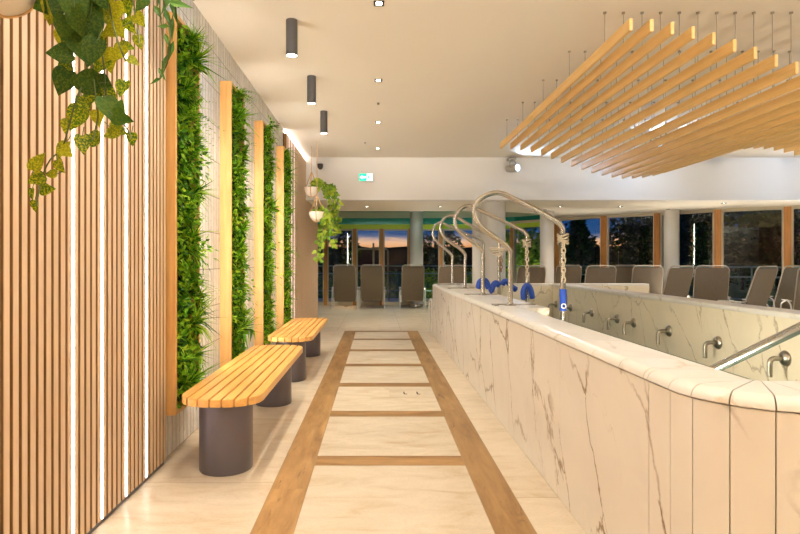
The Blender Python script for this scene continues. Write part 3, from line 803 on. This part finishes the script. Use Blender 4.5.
# added fill uplights on the unseen back and right walls, brighten the ceiling
for i, (X, Y, dx) in enumerate(((.2,-3.5,0),(4.0,-3.5,0),(7.8,-3.5,0))):
    t = thing('added_wall_uplight', 'added fill uplight on the unseen rear wall', 'fill light', (X,Y,2.3), 'added fill uplights')
    b = MB(); b.box(X-.8,X+.8,-3.6,-3.48,2.25,2.31,0,.004); b.build('housing', M['whitemetal'], t)
    area('uplight', (X,-3.50,2.32), (0,1,.74), 620, 1.5, .07, (1,.89,.74), t, 75)
for i, Y in enumerate((0.5,3.6,6.7)):
    t = thing('added_wall_uplight', 'added fill uplight on the unseen right-hand wall', 'fill light', (10.55,Y,2.3), 'added side fill uplights')
    b = MB(); b.box(10.48,10.6,Y-.8,Y+.8,2.25,2.31,0,.004); b.build('housing', M['whitemetal'], t)
    area('uplight', (10.5,Y,2.32), (-1,-.15,.60), 300, .07, 1.5, (.52,.74,1), t, 65)

# ------------------------------------------------------------------ projector, camera, exit sign
def projector(X, D, Z, tgt, lab, watts, grp=None):
    t = thing('projector_spotlight', lab, 'projector', (X,D,Z), grp); v = (Vector(tgt)-Vector((X,D,Z))).normalized()
    q = v.to_track_quat('Z', 'Y').to_matrix()
    b = MB(); b.lathe([(.03,-.15),(.06,-.13),(.075,-.04),(.075,.11),(.068,.115),(.066,.10),(0,.10)], (X,D,Z), 28, mat=q); b.build('housing', plain('projector_metal',(.45,.42,.38),.35,.5), t)
    b = MB(); b.lathe([(0,.103),(.062,.103),(.062,.108),(0,.110)], (X,D,Z), 24, mat=q); b.build('lens', M['bluelens'], t)
    b = MB(); s = v.cross(Vector((0,0,1))).normalized(); top = 3.283 if D < 10 else Z+.20
    c = Vector((X,D,Z)); b.tube([c+s*.08, c+s*.09+Vector((0,0,.10)), c+s*.03+Vector((0,0,.15)), c+s*-.03+Vector((0,0,.15)), c-s*.09+Vector((0,0,.10)), c-s*.08], .010, 8)
    if D > 10: b.box(X-.09,X+.05,D-.05,10.64,Z+.15,Z+.19,0,.004)
    else: b.tube([(X,D,Z+.15),(X,D,CEIL)], .012, 8)
    b.build('bracket', M['darksteel'], t)
    spot('projector_light', c+v*.125, tgt, watts, 150, (.48,.68,1), .6, .05, t)
projector(2.55,10.50,3.06,(3.9,8.7,2.95),'round silver projector lamp with blue-white lens on the far white wall',60)
for (X, D, tg, w_) in ((5.0,9.3,(4.4,10.7,2.9),26),(7.8,9.3,(7.2,10.7,2.9),26),(4.3,8.6,(3.3,5.0,3.5),40),(6.6,8.6,(5.6,4.6,3.5),40)):
    projector(X, D, 3.10, tg, 'blue-white projector lamp hidden above the hanging beams', w_, 'blue projectors above the beams')
t = thing('security_camera', 'small dark dome security camera on the far left of the white wall', 'camera', (-1.09,10.62,3.12))
b = MB(); b.box(-1.16,-1.02,10.58,10.64,3.13,3.20,0,.004); b.build('mount', M['whitemetal'], t)
b = MB(); b.lathe([(0,-.06),(.03,-.05),(.05,-.02),(.055,.02),(.055,.05),(0,.05)], (-1.07,10.56,3.10), 20); b.build('camera_dome', M['black'], t)
# exit sign
D = 10.55; a = P(358.5,181.5,D); c = P(373,173,D)
t = thing('exit_sign', 'lit green and white exit sign box on the white wall', 'exit sign', (a.x,D,a.z))
b = MB(); b.box(a.x,c.x,D,10.64,a.z,c.z,0,.004); b.build('sign_box', M['whitemetal'], t)
b = MB(); b.box(a.x+.012,a.x+.155,D-.004,D,a.z+.012,c.z-.012); gp = b.build('green_panel', M['exitgreen'], t)
b = MB(); b.box(a.x+.155,c.x-.008,D-.004,D,a.z+.012,c.z-.012); wp = b.build('white_panel', M['exitwhite'], t)
mz = (a.z+c.z)/2; b = MB(); y_ = D-.008
def flat(b, pts, y0, y1):
    n = len(b.v); k = len(pts); b.v += [(x_,y0,z_) for x_,z_ in pts]+[(x_,y1,z_) for x_,z_ in pts]
    b.face([n+i for i in range(k)]); b.face([n+k+i for i in range(k-1,-1,-1)])
    for i in range(k): b.face((n+(i+1)%k, n+i, n+k+i, n+k+(i+1)%k))
ax = a.x+.025
flat(b, [(ax,mz),(ax+.045,mz-.042),(ax+.045,mz-.018),(ax+.11,mz-.018),(ax+.11,mz+.018),(ax+.045,mz+.018),(ax+.045,mz+.042)], y_, D-.004)
b.build('arrow', M['exitwhite'], gp)
b = MB(); bx = a.x+.175
flat(b, [(bx,mz+.02),(bx+.02,mz+.035),(bx+.03,mz+.01),(bx+.045,mz-.04),(bx+.03,mz-.04),(bx+.018,mz-.01),(bx+.004,mz-.04),(bx-.006,mz-.035),(bx+.006,mz)], y_, D-.004)
b.build('pictogram', M['exitgreen'], wp)

# ------------------------------------------------------------------ sun loungers
def make_lounger():
    t = thing('sun_lounger', 'x', 'sun lounger', (0,0,0), 'brown sling sun loungers')
    W = .30
    top = Vector((0,-.32,1.22)); piv = Vector((0,.02,.20)); 
    # local frame: faces +Y; the back leans towards -Y
    def at(v, x): return Vector((x, v.y, v.z))
    b = MB(); fw = [at(piv,-W), at(piv+(top-piv)*.93,-W), at(top,-W+.05), at(top,W-.05), at(piv+(top-piv)*.93,W), at(piv,W)]
    b.tube(fillet(fw, .06, 5), .012, 10); b.build('back_frame', M['backframe'], t)
    b = MB(); n = 8; d = (top-piv); nn = Vector((0, d.z, -d.y)).normalized()
    for i in range(n):
        for (u0, u1) in ((i/n, (i+1)/n),):
            def pt(u, x): return piv + d*(u*.965) + nn*(-.025*math.sin(PI*u)) + Vector((x,0,0))
            w0 = W-.004 if u0 < .9 else W-.03; w1 = W-.004 if u1 < .95 else W-.03
            q = [pt(u0,-w0), pt(u0,w0), pt(u1,w1), pt(u1,-w1)]
            k = len(b.v); b.v += [tuple(v) for v in q]+[tuple(v+nn*.006) for v in q]
            for f in ((0,1,2,3),(7,6,5,4),(0,4,5,1),(1,5,6,2),(2,6,7,3),(3,7,4,0)): b.face([k+j for j in f])
    b.build('back_sling', M['sling'], t)
    b = MB(); pts = [(.0,.22),(.45,.31),(.62,.33),(1.25,.22)]
    for i in range(3):
        (y0,z0),(y1,z1) = pts[i], pts[i+1]
        k = len(b.v); b.v += [(-W+.01,y0,z0),(W-.01,y0,z0),(W-.01,y1,z1),(-W+.01,y1,z1),(-W+.01,y0,z0+.008),(W-.01,y0,z0+.008),(W-.01,y1,z1+.008),(-W+.01,y1,z1+.008)]
        for f in ((0,3,2,1),(4,5,6,7),(0,1,5,4),(1,2,6,5),(2,3,7,6),(3,0,4,7)): b.face([k+j for j in f])
    b.build('seat_sling', M['sling'], t)
    b = MB()
    for s in (-1,1): b.tube(smooth_path([(s*W,y_,z_) for y_,z_ in pts], 4), .014, 8)
    b.tube([(-W,1.25,.22),(W,1.25,.22)], .014, 8); b.build('seat_frame', M['whitemetal'], t)
    for s in (-1,1):
        x_ = s*(W+.05)
        b = MB(); b.tube(fillet([(x_,-.18,.014),(x_,-.10,.52),(x_,.10,.60),(x_,.42,.52),(x_,.60,.014)], .10, 5), .014, 8); af = b.build('arm_frame', M['whitemetal'], t)
        b = MB(); b.box(x_-.022,x_+.022,-.08,.36,.575,.595,0,.005); b.build('armrest', M['whitemetal'], af)
    for s in (-1,1):
        b = MB(); b.tube([(s*W,1.05,.25),(s*W,1.10,.014),(s*W,1.22,.014)], .012, 8); b.build('foot_leg', M['whitemetal'], t)
    return t
spots = [ # px centre, distance, facing angle, label
 (345,15.6,0,'brown sun lounger at the far windows, closest to the left wall'),
 (372,15.6,0,'brown sun lounger at the far windows, middle of the three'),
 (412.5,15.6,0,'brown sun lounger at the far windows, in front of the slim column'),
 (450,13.3,0,'brown sun lounger behind the far pool corner, beside the farthest handrail'),
 (528,12.2,0,'brown sun lounger behind the pool, beside the thickest column'),
 (566,14.0,-.1,'dark brown sun lounger behind the pool, seen directly behind the nearest handrail rope'),
 (597,11.9,-.1,'brown sun lounger before the first wooden mullion right of the rope'),
 (619,14.1,.1,'mostly hidden sun lounger close to the glass, between two nearer ones'),
 (645,12.3,-.25,'brown sun lounger just left of the one before the grey column'),
 (669,10.9,.3,'brown sun lounger standing before the grey round column'),
 (709,11.5,-.35,'brown sun lounger before the wooden mullion right of the grey column'),
 (750,10.2,.42,'narrow-looking brown sun lounger leaning right, behind the pool wall'),
 (785,11.75,.1,'brown sun lounger near the glass, partly hidden by the right-leaning one'),
 (812,10.2,-.35,'brown sun lounger cut by the right edge of the photograph')]
proto = make_lounger()
for i, (px, D, rz, lab) in enumerate(spots):
    o = proto if i == 0 else copy_tree(proto)
    o.location = ((px-VX)*D/F, D, 0); o.rotation_euler = (0,0,rz); o['label'] = lab
# low side table
t = thing('side_table', 'low tan side table among the right-hand sun loungers', 'table', (6.85,9.6,0))
b = MB(); b.box(6.95,7.45,9.45,9.85,.40,.43,0,.006); b.build('table_top', plain('table_tan',(.50,.34,.20),.5), t)
for (x_, y_) in ((6.98,9.48),(7.42,9.48),(7.42,9.82),(6.98,9.82)):
    b = MB(); b.box(x_-.015,x_+.015,y_-.015,y_+.015,0,.40); b.build('leg', M['whitemetal'], t)

# ------------------------------------------------------------------ hanging planters
def bowl(t, c, r, h):
    prof = [(r*math.sin(PI/2*k/8),-h*math.cos(PI/2*k/8)) for k in range(9)] + [(r*.93,0),(r*.86,-h*.33),(r*.6,-h*.66),(0,-h*.8)]
    b = MB(); b.lathe(prof, c, 32); bo = b.build('bowl', M['pot'], t)
    b = MB(); b.lathe([(0,-.018),(r*.92,-.02),(r*.92,-.015),(0,-.01)], c, 24); b.build('soil', plain('soil',(.05,.03,.02),.95), bo)
def cords(t, c, r, h, ztop, zknot, w_=.004):
    b = MB(); c = Vector(c)
    for k in range(3):
        a = 2*PI*k/3 + .5; d = Vector((math.cos(a), math.sin(a), 0))
        pts = [Vector((c.x,c.y,zknot))] + [c+d*(r+w_*.6)*math.cos(f)+Vector((0,0,-(h+w_*.6)*math.sin(f))) for f in [PI/2*q/8 for q in range(9)]]
        b.tube(pts, w_, 6)
    b.tube([(c.x,c.y,zknot-.01),(c.x,c.y,ztop)], .005, 6); b.build('macrame_cord', M['cord'], t)
HEART = [(0,0),(.10,.33),(.0,.52),(.28,.46),(.55,.36),(.8,.20),(1,0)]
def heart(b, p, d, n, L, mi=0, curl=.12):
    """heart shaped leaf, folded along the midrib"""
    d = d.normalized(); s = d.cross(n); s = s.normalized() if s.length > 1e-4 else d.orthogonal().normalized(); n = s.cross(d).normalized()
    out = [(0,0),(-.08,.17),(-.02,.31),(.16,.40),(.42,.37),(.70,.21),(1,0)]
    mid = [(0,0),(.02,0),(.12,0),(.28,0),(.48,0),(.74,0),(1,0)]
    def fine(q):
        r_ = smooth_path([(u,w,0) for u,w in q], 3); return [(p_.x, p_.y) for p_ in r_]
    if L > .045: out = fine(out); mid = fine(mid)
    nn_ = len(out)-1
    k = len(b.v)
    for (u,w) in mid: b.v.append(tuple(p + d*u*L - n*curl*L*u*u))
    for sgn in (1,-1):
        k2 = len(b.v)
        for (u,w) in out: b.v.append(tuple(p + d*u*L + s*sgn*w*L + n*(w*.22*L) - n*curl*L*max(u,0)**2))
        for i in range(nn_):
            f = (k+i, k2+i, k2+i+1, k+i+1) if sgn < 0 else (k+i, k+i+1, k2+i+1, k2+i)
            b.face(f, mi, True)
t = thing('hanging_planter', 'white bowl planter hanging in the top left corner of the photograph', 'planter', P(2,-24,1.7), 'near hanging planters')
c = P(2,-22,1.7); bowl(t, c, .10, .115); cords(t, c, .10, .115, CEIL, c.z+.5)
DP = 1.75
c = P(82,-95,DP)
t = thing('hanging_planter', 'hanging planter of mottled yellow-green pothos trailing over the slats', 'planter', c, 'near hanging planters')
bowl(t, c, .12, .10); cords(t, c, .12, .10, CEIL, c.z+.45)
rng = random.Random(5)
vines = [[(80,-95),(72,-70),(82,-20),(84,15),(88,45),(86,75),(76,100),(70,122),(62,148),(50,160),(42,178),(36,206)],
         [(90,-95),(104,-70),(108,-10),(112,20),(118,42),(126,62)],
         [(88,-95),(92,-40),(96,20),(103,60),(106,95),(112,112),(124,124),(132,139)],
         [(70,-95),(52,-60),(50,-15),(58,10),(62,45),(64,80)],
         [(95,-95),(118,-60),(128,-20),(136,15),(140,45)],
         [(84,-95),(94,-50),(98,10),(92,50),(95,90),(98,115),(93,140)]]
st = MB(); lf = MB(); ld = MB()
for v in vines:
    sp = smooth_path([P(x_,y_,DP+rng.uniform(-.06,.06)) for x_,y_ in v], 5); st.tube(sp, .0026, 5)
def put(m, px, py, size, ang=None, dd=0):
    ang = math.radians(ang if ang is not None else rng.uniform(-140,-40))
    L = size*DP/F*.95; d = Vector((math.cos(ang), rng.uniform(-.35,.35), math.sin(ang)))
    n = Vector((rng.uniform(-.5,.5), -1, rng.uniform(-.2,.6)))
    c = P(px, py, DP+dd+rng.uniform(-.05,.05)); heart(m, c - d.normalized()*L*.45, d, n, L)
    # petiole
    st.tube([c - d.normalized()*L*.45, c - d.normalized()*L*.8 + Vector((0,.01,.01))], .0014, 4)
for (x_,y_,s,a) in [(40,2,30,-60),(60,4,34,-100),(92,8,34,-60),(78,22,30,-80),(82,46,36,-75),(92,52,30,-110),(60,53,28,180),(64,28,26,-110),(84,82,34,175),(63,82,30,-120),(104,82,20,-30),(108,108,26,-70),(122,118,22,-20),(76,10,34,-80),(98,-8,34,-70),(60,-14,34,-80),(118,110,22,60),(72,36,26,-70),(90,30,34,-95)]: put(ld, x_,y_,s,a,-.03)
for (x_,y_,s,a) in [(103,15,28,-50),(115,12,24,-100),(112,30,26,-160),(119,30,20,-60),(139,42,15,-80),(126,47,20,-10),(133,61,15,-30),(108,60,26,-80),(100,66,26,-140),(95,92,26,-110),(122,88,20,-100),(76,118,30,-120),(66,126,16,-100),(85,103,20,-60),(92,140,24,-170),(83,144,22,-80),(112,133,22,-170),(118,130,20,-20),(132,139,15,-90),(62,150,22,-110),(66,152,18,-30),(38,162,23,60),(60,166,17,-60),(51,174,14,180),(36,179,19,-150),(47,189,18,0),(32,194,13,-90),(35,206,14,-90),(100,40,22,-60),(68,68,22,-60),(120,52,18,-120),(130,26,18,-60),(128,8,22,-90),(140,20,18,-50),(62,40,24,-100),(66,-2,28,-90),(110,-6,28,-90),(98,118,20,-80),(110,94,20,-40),(52,16,22,-100)]: put(lf, x_,y_,s*.98,a,.03)
for k in range(60):
    v = vines[rng.randrange(6)]; i = rng.randrange(1, len(v)-1); s = rng.random()
    x_ = v[i][0]*(1-s)+v[i+1][0]*s; y_ = v[i][1]*(1-s)+v[i+1][1]*s
    if y_ < 5: put(lf if rng.random() < .5 else ld, x_+rng.uniform(-12,12), y_+rng.uniform(-8,8), rng.uniform(18,30), None, .02)
st.build('stems', M['stem'], t); ld.build('dark_leaves', M['pothosd'], t, 'dark green leaves'); lf.build('mottled_leaves', M['pothos'], t, 'yellow mottled leaves')
# third planter: long waxy leaves
c = P(172,-75,2.3)
t = thing('hanging_planter', 'hanging planter with long narrow dark green leaves beside the first green wall', 'planter', c, 'near hanging planters')
bowl(t, c, .12, .10); cords(t, c, .12, .10, CEIL, c.z+.3)
st = MB(); lf = MB(); DQ = 2.3
for v in ([(166,-75),(158,-50),(162,-10),(166,12),(170,35),(168,55),(160,78)],[(176,-75),(190,-50),(182,-10),(178,8)],[(172,-75),(166,-40),(160,0),(162,30),(163,62)],[(170,-75),(176,-30),(174,10),(170,25)]):
    sp = smooth_path([P(x_,y_,DQ+rng.uniform(-.04,.04)) for x_,y_ in v], 5); st.tube(sp, .003, 5)
for (x_,y_,s,a,w) in [(180,4,26,-10,.35),(174,10,28,-85,.28),(166,4,26,-120,.3),(163,26,14,170,.45),(172,30,26,-95,.22),(170,52,24,-110,.3),(164,66,26,-105,.25),(155,81,14,-160,.4),(168,18,22,-70,.3),(184,-6,24,-30,.4),(160,-6,26,-110,.35),(176,-14,30,-80,.3),(158,12,16,-60,.4),(167,40,16,-70,.3),(162,74,16,-60,.3)]:
    ang = math.radians(a); L = s*DQ/F; d = Vector((math.cos(ang), rng.uniform(-.2,.2), math.sin(ang))); c0 = P(x_,y_,DQ+rng.uniform(-.03,.03))
    leaf(lf, c0-d*L*.5, d, Vector((rng.uniform(-.4,.4),-1,.3)), L, L*w, .12)
st.build('stems', M['stem'], t); lf.build('long_leaves', leafmat('waxy_leaves', [(0,(.02,.08,.015)),(1,(.10,.20,.03))], None, .2), t)

# the two far planters
def far_planter(lab, px, py, D, r, h, zknot):
    c = P(px, py, D); t = thing('hanging_planter', lab, 'planter', c, 'far hanging planters'); bowl(t, c, r, h); cords(t, c, r, h, CEIL, zknot, .008); return t, c
t1, c1 = far_planter('white bowl planter hanging at the far wall end, the upper of two, ivy trailing right', 311.5, 187.5, 9.6, .125, .155, P(0,172,9.6).z)
t2, c2 = far_planter('white bowl planter hanging at the far wall end, the lower of two', 317.0, 212, 9.2, .135, .155, P(0,196,9.2).z)
for (t, D, vs, n) in ((t1, 9.6, [[(313,187),(318,182),(324,185),(332,190),(337,200),(336,215),(333,225)],[(312,187),(320,184),(328,188),(334,196),(338,210),(338,226),(334,236)],[(313,187),(322,187),(326,194),(331,204),(334,214),(330,222)],[(311,187),(315,183),(321,182),(330,186),(335,194)]], 250),
                   (t2, 9.2, [[(317,212),(324,209),(328,216),(327,232),(322,246)],[(318,212),(326,212),(332,222),(335,236),(333,248)],[(316,212),(321,210),(325,222),(320,240),(319,260)]], 150)):
    st = MB(); lf = MB()
    sps = [smooth_path([P(x_,y_,D+rng.uniform(-.05,.05)) for x_,y_ in v], 6) for v in vs]
    for sp in sps: st.tube(sp, .005, 5)
    for k in range(n):
        sp = rng.choice(sps); p = sp[rng.randrange(len(sp))] + Vector((rng.uniform(-.05,.05), rng.uniform(-.05,.05), rng.uniform(-.05,.04)))
        heart(lf, p, Vector((rng.uniform(-1,1), rng.uniform(-.4,.4), rng.uniform(-1,.3))), Vector((rng.uniform(-.5,.5),-1,rng.uniform(0,.8))), rng.uniform(.05,.085))
    st.build('stems', M['stem'], t); lf.build('ivy_leaves', M['ivy'], t)

# ------------------------------------------------------------------ outdoors
b = MB(); b.quad((-60,10,-.25),(90,10,-.25),(90,140,-.25),(-60,140,-.25)); struct('ground', b, M['lawn'])
b = MB(); b.box(-6,12,17.05,20.5,-.24,-.02); struct('terrace_deck', b, M['terrace'])
def rail_fence(lab, pts, zs, hgt):
    t = thing('outdoor_railing', lab, 'railing', (*pts[0], 0))
    b = MB()
    for z in zs: b.tube([(x_,y_,z) for x_,y_ in pts], .022, 8)
    b.build('rails', M['rail'], t)
    for i in range(len(pts)-1):
        a, c = Vector(pts[i]), Vector(pts[i+1]); n = max(1, int((c-a).length/1.4))
        for k in range(n):
            p = a+(c-a)*k/n; bb = MB(); bb.tube([(p.x,p.y,-.24),(p.x,p.y,hgt)], .02, 8); bb.build('post', M['rail'], t)
rail_fence('thin steel terrace railing outside the far windows', [(-5,18.6),(3.2,18.6),(5.2,17.8),(7.0,16.2),(9.5,14.2),(11.5,12.9)], (.35,.92,1.17), 1.17)
# frosted screen frame outside the straight windows
t = thing('terrace_gate', 'thin white rectangular frame standing outside the far windows', 'frame', (-1.0,18.0,0))
b = MB(); b.tube(fillet([P(357,320,18.0),P(357,249,18.0),P(388,249,18.0),P(388,320,18.0)], .1, 4), .03, 8); b.build('hoop', M['cream'], t)
b = MB(); b.tube([P(373.5,320,18.0),P(373.5,243,18.0)], .03, 8); b.build('middle_post', M['cream'], t)
# hedge, distant tree line, trees
def canopy(b, rng, c, rx, ry, rz_, n, L, cone=False):
    for i in range(n):
        a = rng.uniform(0,2*PI); u = rng.uniform(-1,1); r = rng.random()**.4
        if cone: h = rng.random()**1.3; q = Vector((math.cos(a)*rx*(1-h)*rng.uniform(.5,1.05), math.sin(a)*ry*(1-h)*rng.uniform(.5,1.05), (h*2-1)*rz_))
        else: q = Vector((math.cos(a)*math.sqrt(1-u*u)*rx*r, math.sin(a)*math.sqrt(1-u*u)*ry*r, u*rz_*r))
        d = Vector((math.cos(a)*1.0, math.sin(a)*1.0, rng.uniform(-.8,.8))); l = L*rng.uniform(.6,1.3)
        leaf(b, c+q, d, Vector((rng.uniform(-1,1),-1,rng.uniform(-.5,1))), l, l*.55)
def tree(lab, px, D, topy, rx, cone, n, mat, trunk=.09, L=.16, zlow=.6):
    rng = random.Random(int(px)); X = (px-VX)*D/F; top = P(0,topy,D).z
    t = thing('garden_tree', lab, 'tree', (X,D,-.25), 'garden trees beyond the glass')
    b = MB(); b.tube([(X,D,-.25),(X+.05,D,zlow),(X,D,top*.85)], [trunk,trunk*.8,trunk*.2], 8); b.build('trunk', M['bark'], t)
    b = MB(); cz = (top+zlow)/2; canopy(b, rng, Vector((X,D,cz)), rx, rx, (top-zlow)/2, n, L, cone); b.build('foliage', mat, t)
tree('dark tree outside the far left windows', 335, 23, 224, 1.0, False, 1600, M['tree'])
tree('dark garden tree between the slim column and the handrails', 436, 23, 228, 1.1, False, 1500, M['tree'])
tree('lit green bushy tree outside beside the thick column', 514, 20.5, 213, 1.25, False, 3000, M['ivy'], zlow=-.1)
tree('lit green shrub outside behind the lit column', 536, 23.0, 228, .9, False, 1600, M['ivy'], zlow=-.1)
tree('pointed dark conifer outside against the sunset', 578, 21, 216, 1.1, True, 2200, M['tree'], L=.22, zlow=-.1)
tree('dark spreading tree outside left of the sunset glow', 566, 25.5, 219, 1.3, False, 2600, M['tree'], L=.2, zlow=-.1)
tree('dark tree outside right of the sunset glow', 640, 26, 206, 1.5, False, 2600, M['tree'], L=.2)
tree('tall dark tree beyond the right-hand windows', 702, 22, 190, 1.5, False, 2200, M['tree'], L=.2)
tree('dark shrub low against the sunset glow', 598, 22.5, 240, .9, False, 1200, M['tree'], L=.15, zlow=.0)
b = MB(); rng = random.Random(4)
for (x0,x1,D,h) in ((1.2,3.7,20.3,1.05),(-6,1.0,26,.9)):
    for i in range(2600):
        p = Vector((rng.uniform(x0,x1), D+rng.uniform(-.3,.3), rng.uniform(-.24,h))); L = rng.uniform(.06,.13)
        leaf(b, p, Vector((rng.uniform(-1,1),-1,rng.uniform(-.6,1))), Vector((0,-1,.6)), L, L*.6)
tag(b.build('hedge', M['ivy']), 'trimmed green garden hedge outside behind the handrails', 'hedge', None, 'stuff')
b = MB(); rng = random.Random(9); x = -70; pts = []
while x < 130: pts.append((x, 95-abs(x)*.1, 1.3+95*(15+rng.uniform(-.8,.8))/F)); x += 1.6
for i in range(len(pts)-1):
    (x0,y0,z0),(x1,y1,z1) = pts[i], pts[i+1]
    b.quad((x0,y0,-.3),(x1,y1,-.3),(x1,y1,z1),(x0,y0,z0)); b.quad((x0,y0,z0),(x1,y1,z1),(x1,y1+8,z1*.8),(x0,y0+8,z0*.8)); b.quad((x0,y0+8,z0*.8),(x1,y1+8,z1*.8),(x1,y1+8,-.3),(x0,y0+8,-.3))
struct('distant_treeline', b, M['hill'])
# garden spotlights in the lawn
tree('added broad dark tree outside behind the second window from the right', 742, 31, 195, 2.9, False, 3200, M['tree'], L=.3, zlow=-.1)  # added with the next two to block the sky behind the right panes
tree('added broad dark tree outside at the right edge of the photograph', 795, 24, 190, 2.2, False, 3200, M['tree'], L=.3, zlow=-.1)
tree('added broad dark tree outside behind the grey round column', 672, 30, 188, 2.4, False, 3000, M['tree'], L=.3, zlow=-.1)
# added lamps, unseen on the near inner wall, brighten the basin
for Y in (2.6, 4.4, 7.0):   # added lamps below the rim
    t = thing('added_pool_lamp', 'added fill lamp, unseen, on the inside of the near pool wall', 'pool lamp', (1.27,Y,.5), 'added basin lamps')
    b = MB(); b.lathe([(.0,0),(.08,0),(.08,.012),(.06,.02),(0,.02)], (1.271,Y,.5), 24, mat=Matrix.Rotation(PI/2,3,'Y')); b.build('housing', M['steel'], t)
    spot('lamp_light', (1.30,Y,.5), (3.2,Y+.8,.5), 70, 150, (1,.93,.75), .8, .05, t)
for (X, Y, tg, w, lab) in ((4.6,18.9,(5.2,20.5,1.6),130,'small garden spotlight lighting the green tree'),(1.2,18.2,(2.0,20.3,.6),50,'small garden spotlight lighting the hedge')):
    t = thing('garden_spotlight', lab, 'garden light', (X,Y,-.25))
    b = MB(); v = (Vector(tg)-Vector((X,Y,0))).normalized(); b.lathe([(0,-.06),(.05,-.05),(.06,.05),(0,.05)], (X,Y,.06), 16, mat=v.to_track_quat('Z','Y').to_matrix()); b.tube([(X,Y,-.25),(X,Y,.02)], .01, 6); b.build('housing', M['black'], t)
    spot('garden_light', Vector((X,Y,.06))+v*.08, tg, w, 110, (.95,1,.62), .6, .05, t)

# ------------------------------------------------------------------ sky
w = bpy.data.worlds.new('dusk'); sc.world = w; w.use_nodes = True; N = w.node_tree.nodes; L = w.node_tree.links
tc = N.new('ShaderNodeTexCoord'); sx = N.new('ShaderNodeSeparateXYZ'); L.new(tc.outputs['Generated'], sx.inputs[0])
mp = N.new('ShaderNodeMapping'); mp.inputs['Scale'].default_value = (2.5,2.5,26); L.new(tc.outputs['Generated'], mp.inputs['Vector'])
nz = noise(N, L, mp.outputs[0], 2.0, 5, .6, .4)
z = math_(N, L, 'ADD', sx.outputs['Z'], math_(N, L, 'MULTIPLY', math_(N, L, 'SUBTRACT', nz, .5), .035))
r = ramp(N, [(0, (.05,.03,.03)), (.022, (.80,.30,.10)), (.037, (.85,.45,.28)), (.043, (.20,.18,.26)), (.050, (.02,.065,.19)), (.12, (.010,.045,.17)), (.5, (.006,.02,.09))])
L.new(z, r.inputs[0]); bg = N['Background']; L.new(r.outputs[0], bg.inputs[0]); bg.inputs[1].default_value = 1.0

# ------------------------------------------------------------------ camera & view
cd = bpy.data.cameras.new('camera'); cam = bpy.data.objects.new('camera', cd); COL.objects.link(cam)
cam.location = (0,0,H); cam.rotation_euler = (PI/2,0,0); cd.sensor_width = 36; cd.lens = F/800*36
cd.shift_x = (400-VX)/800; cd.shift_y = (VY-267)/800; cd.clip_start = .05; cd.clip_end = 500
sc.camera = cam
vs = sc.view_settings; vs.view_transform = 'Standard'; vs.look = 'None'; vs.exposure = 0.32; vs.gamma = 1
vs.use_curve_mapping = False
try:
    sc.cycles.use_denoising = True; sc.cycles.max_bounces = 8; sc.cycles.sample_clamp_indirect = 6
    sc.cycles.caustics_reflective = False; sc.cycles.caustics_refractive = False; sc.cycles.transparent_max_bounces = 12
except Exception: pass
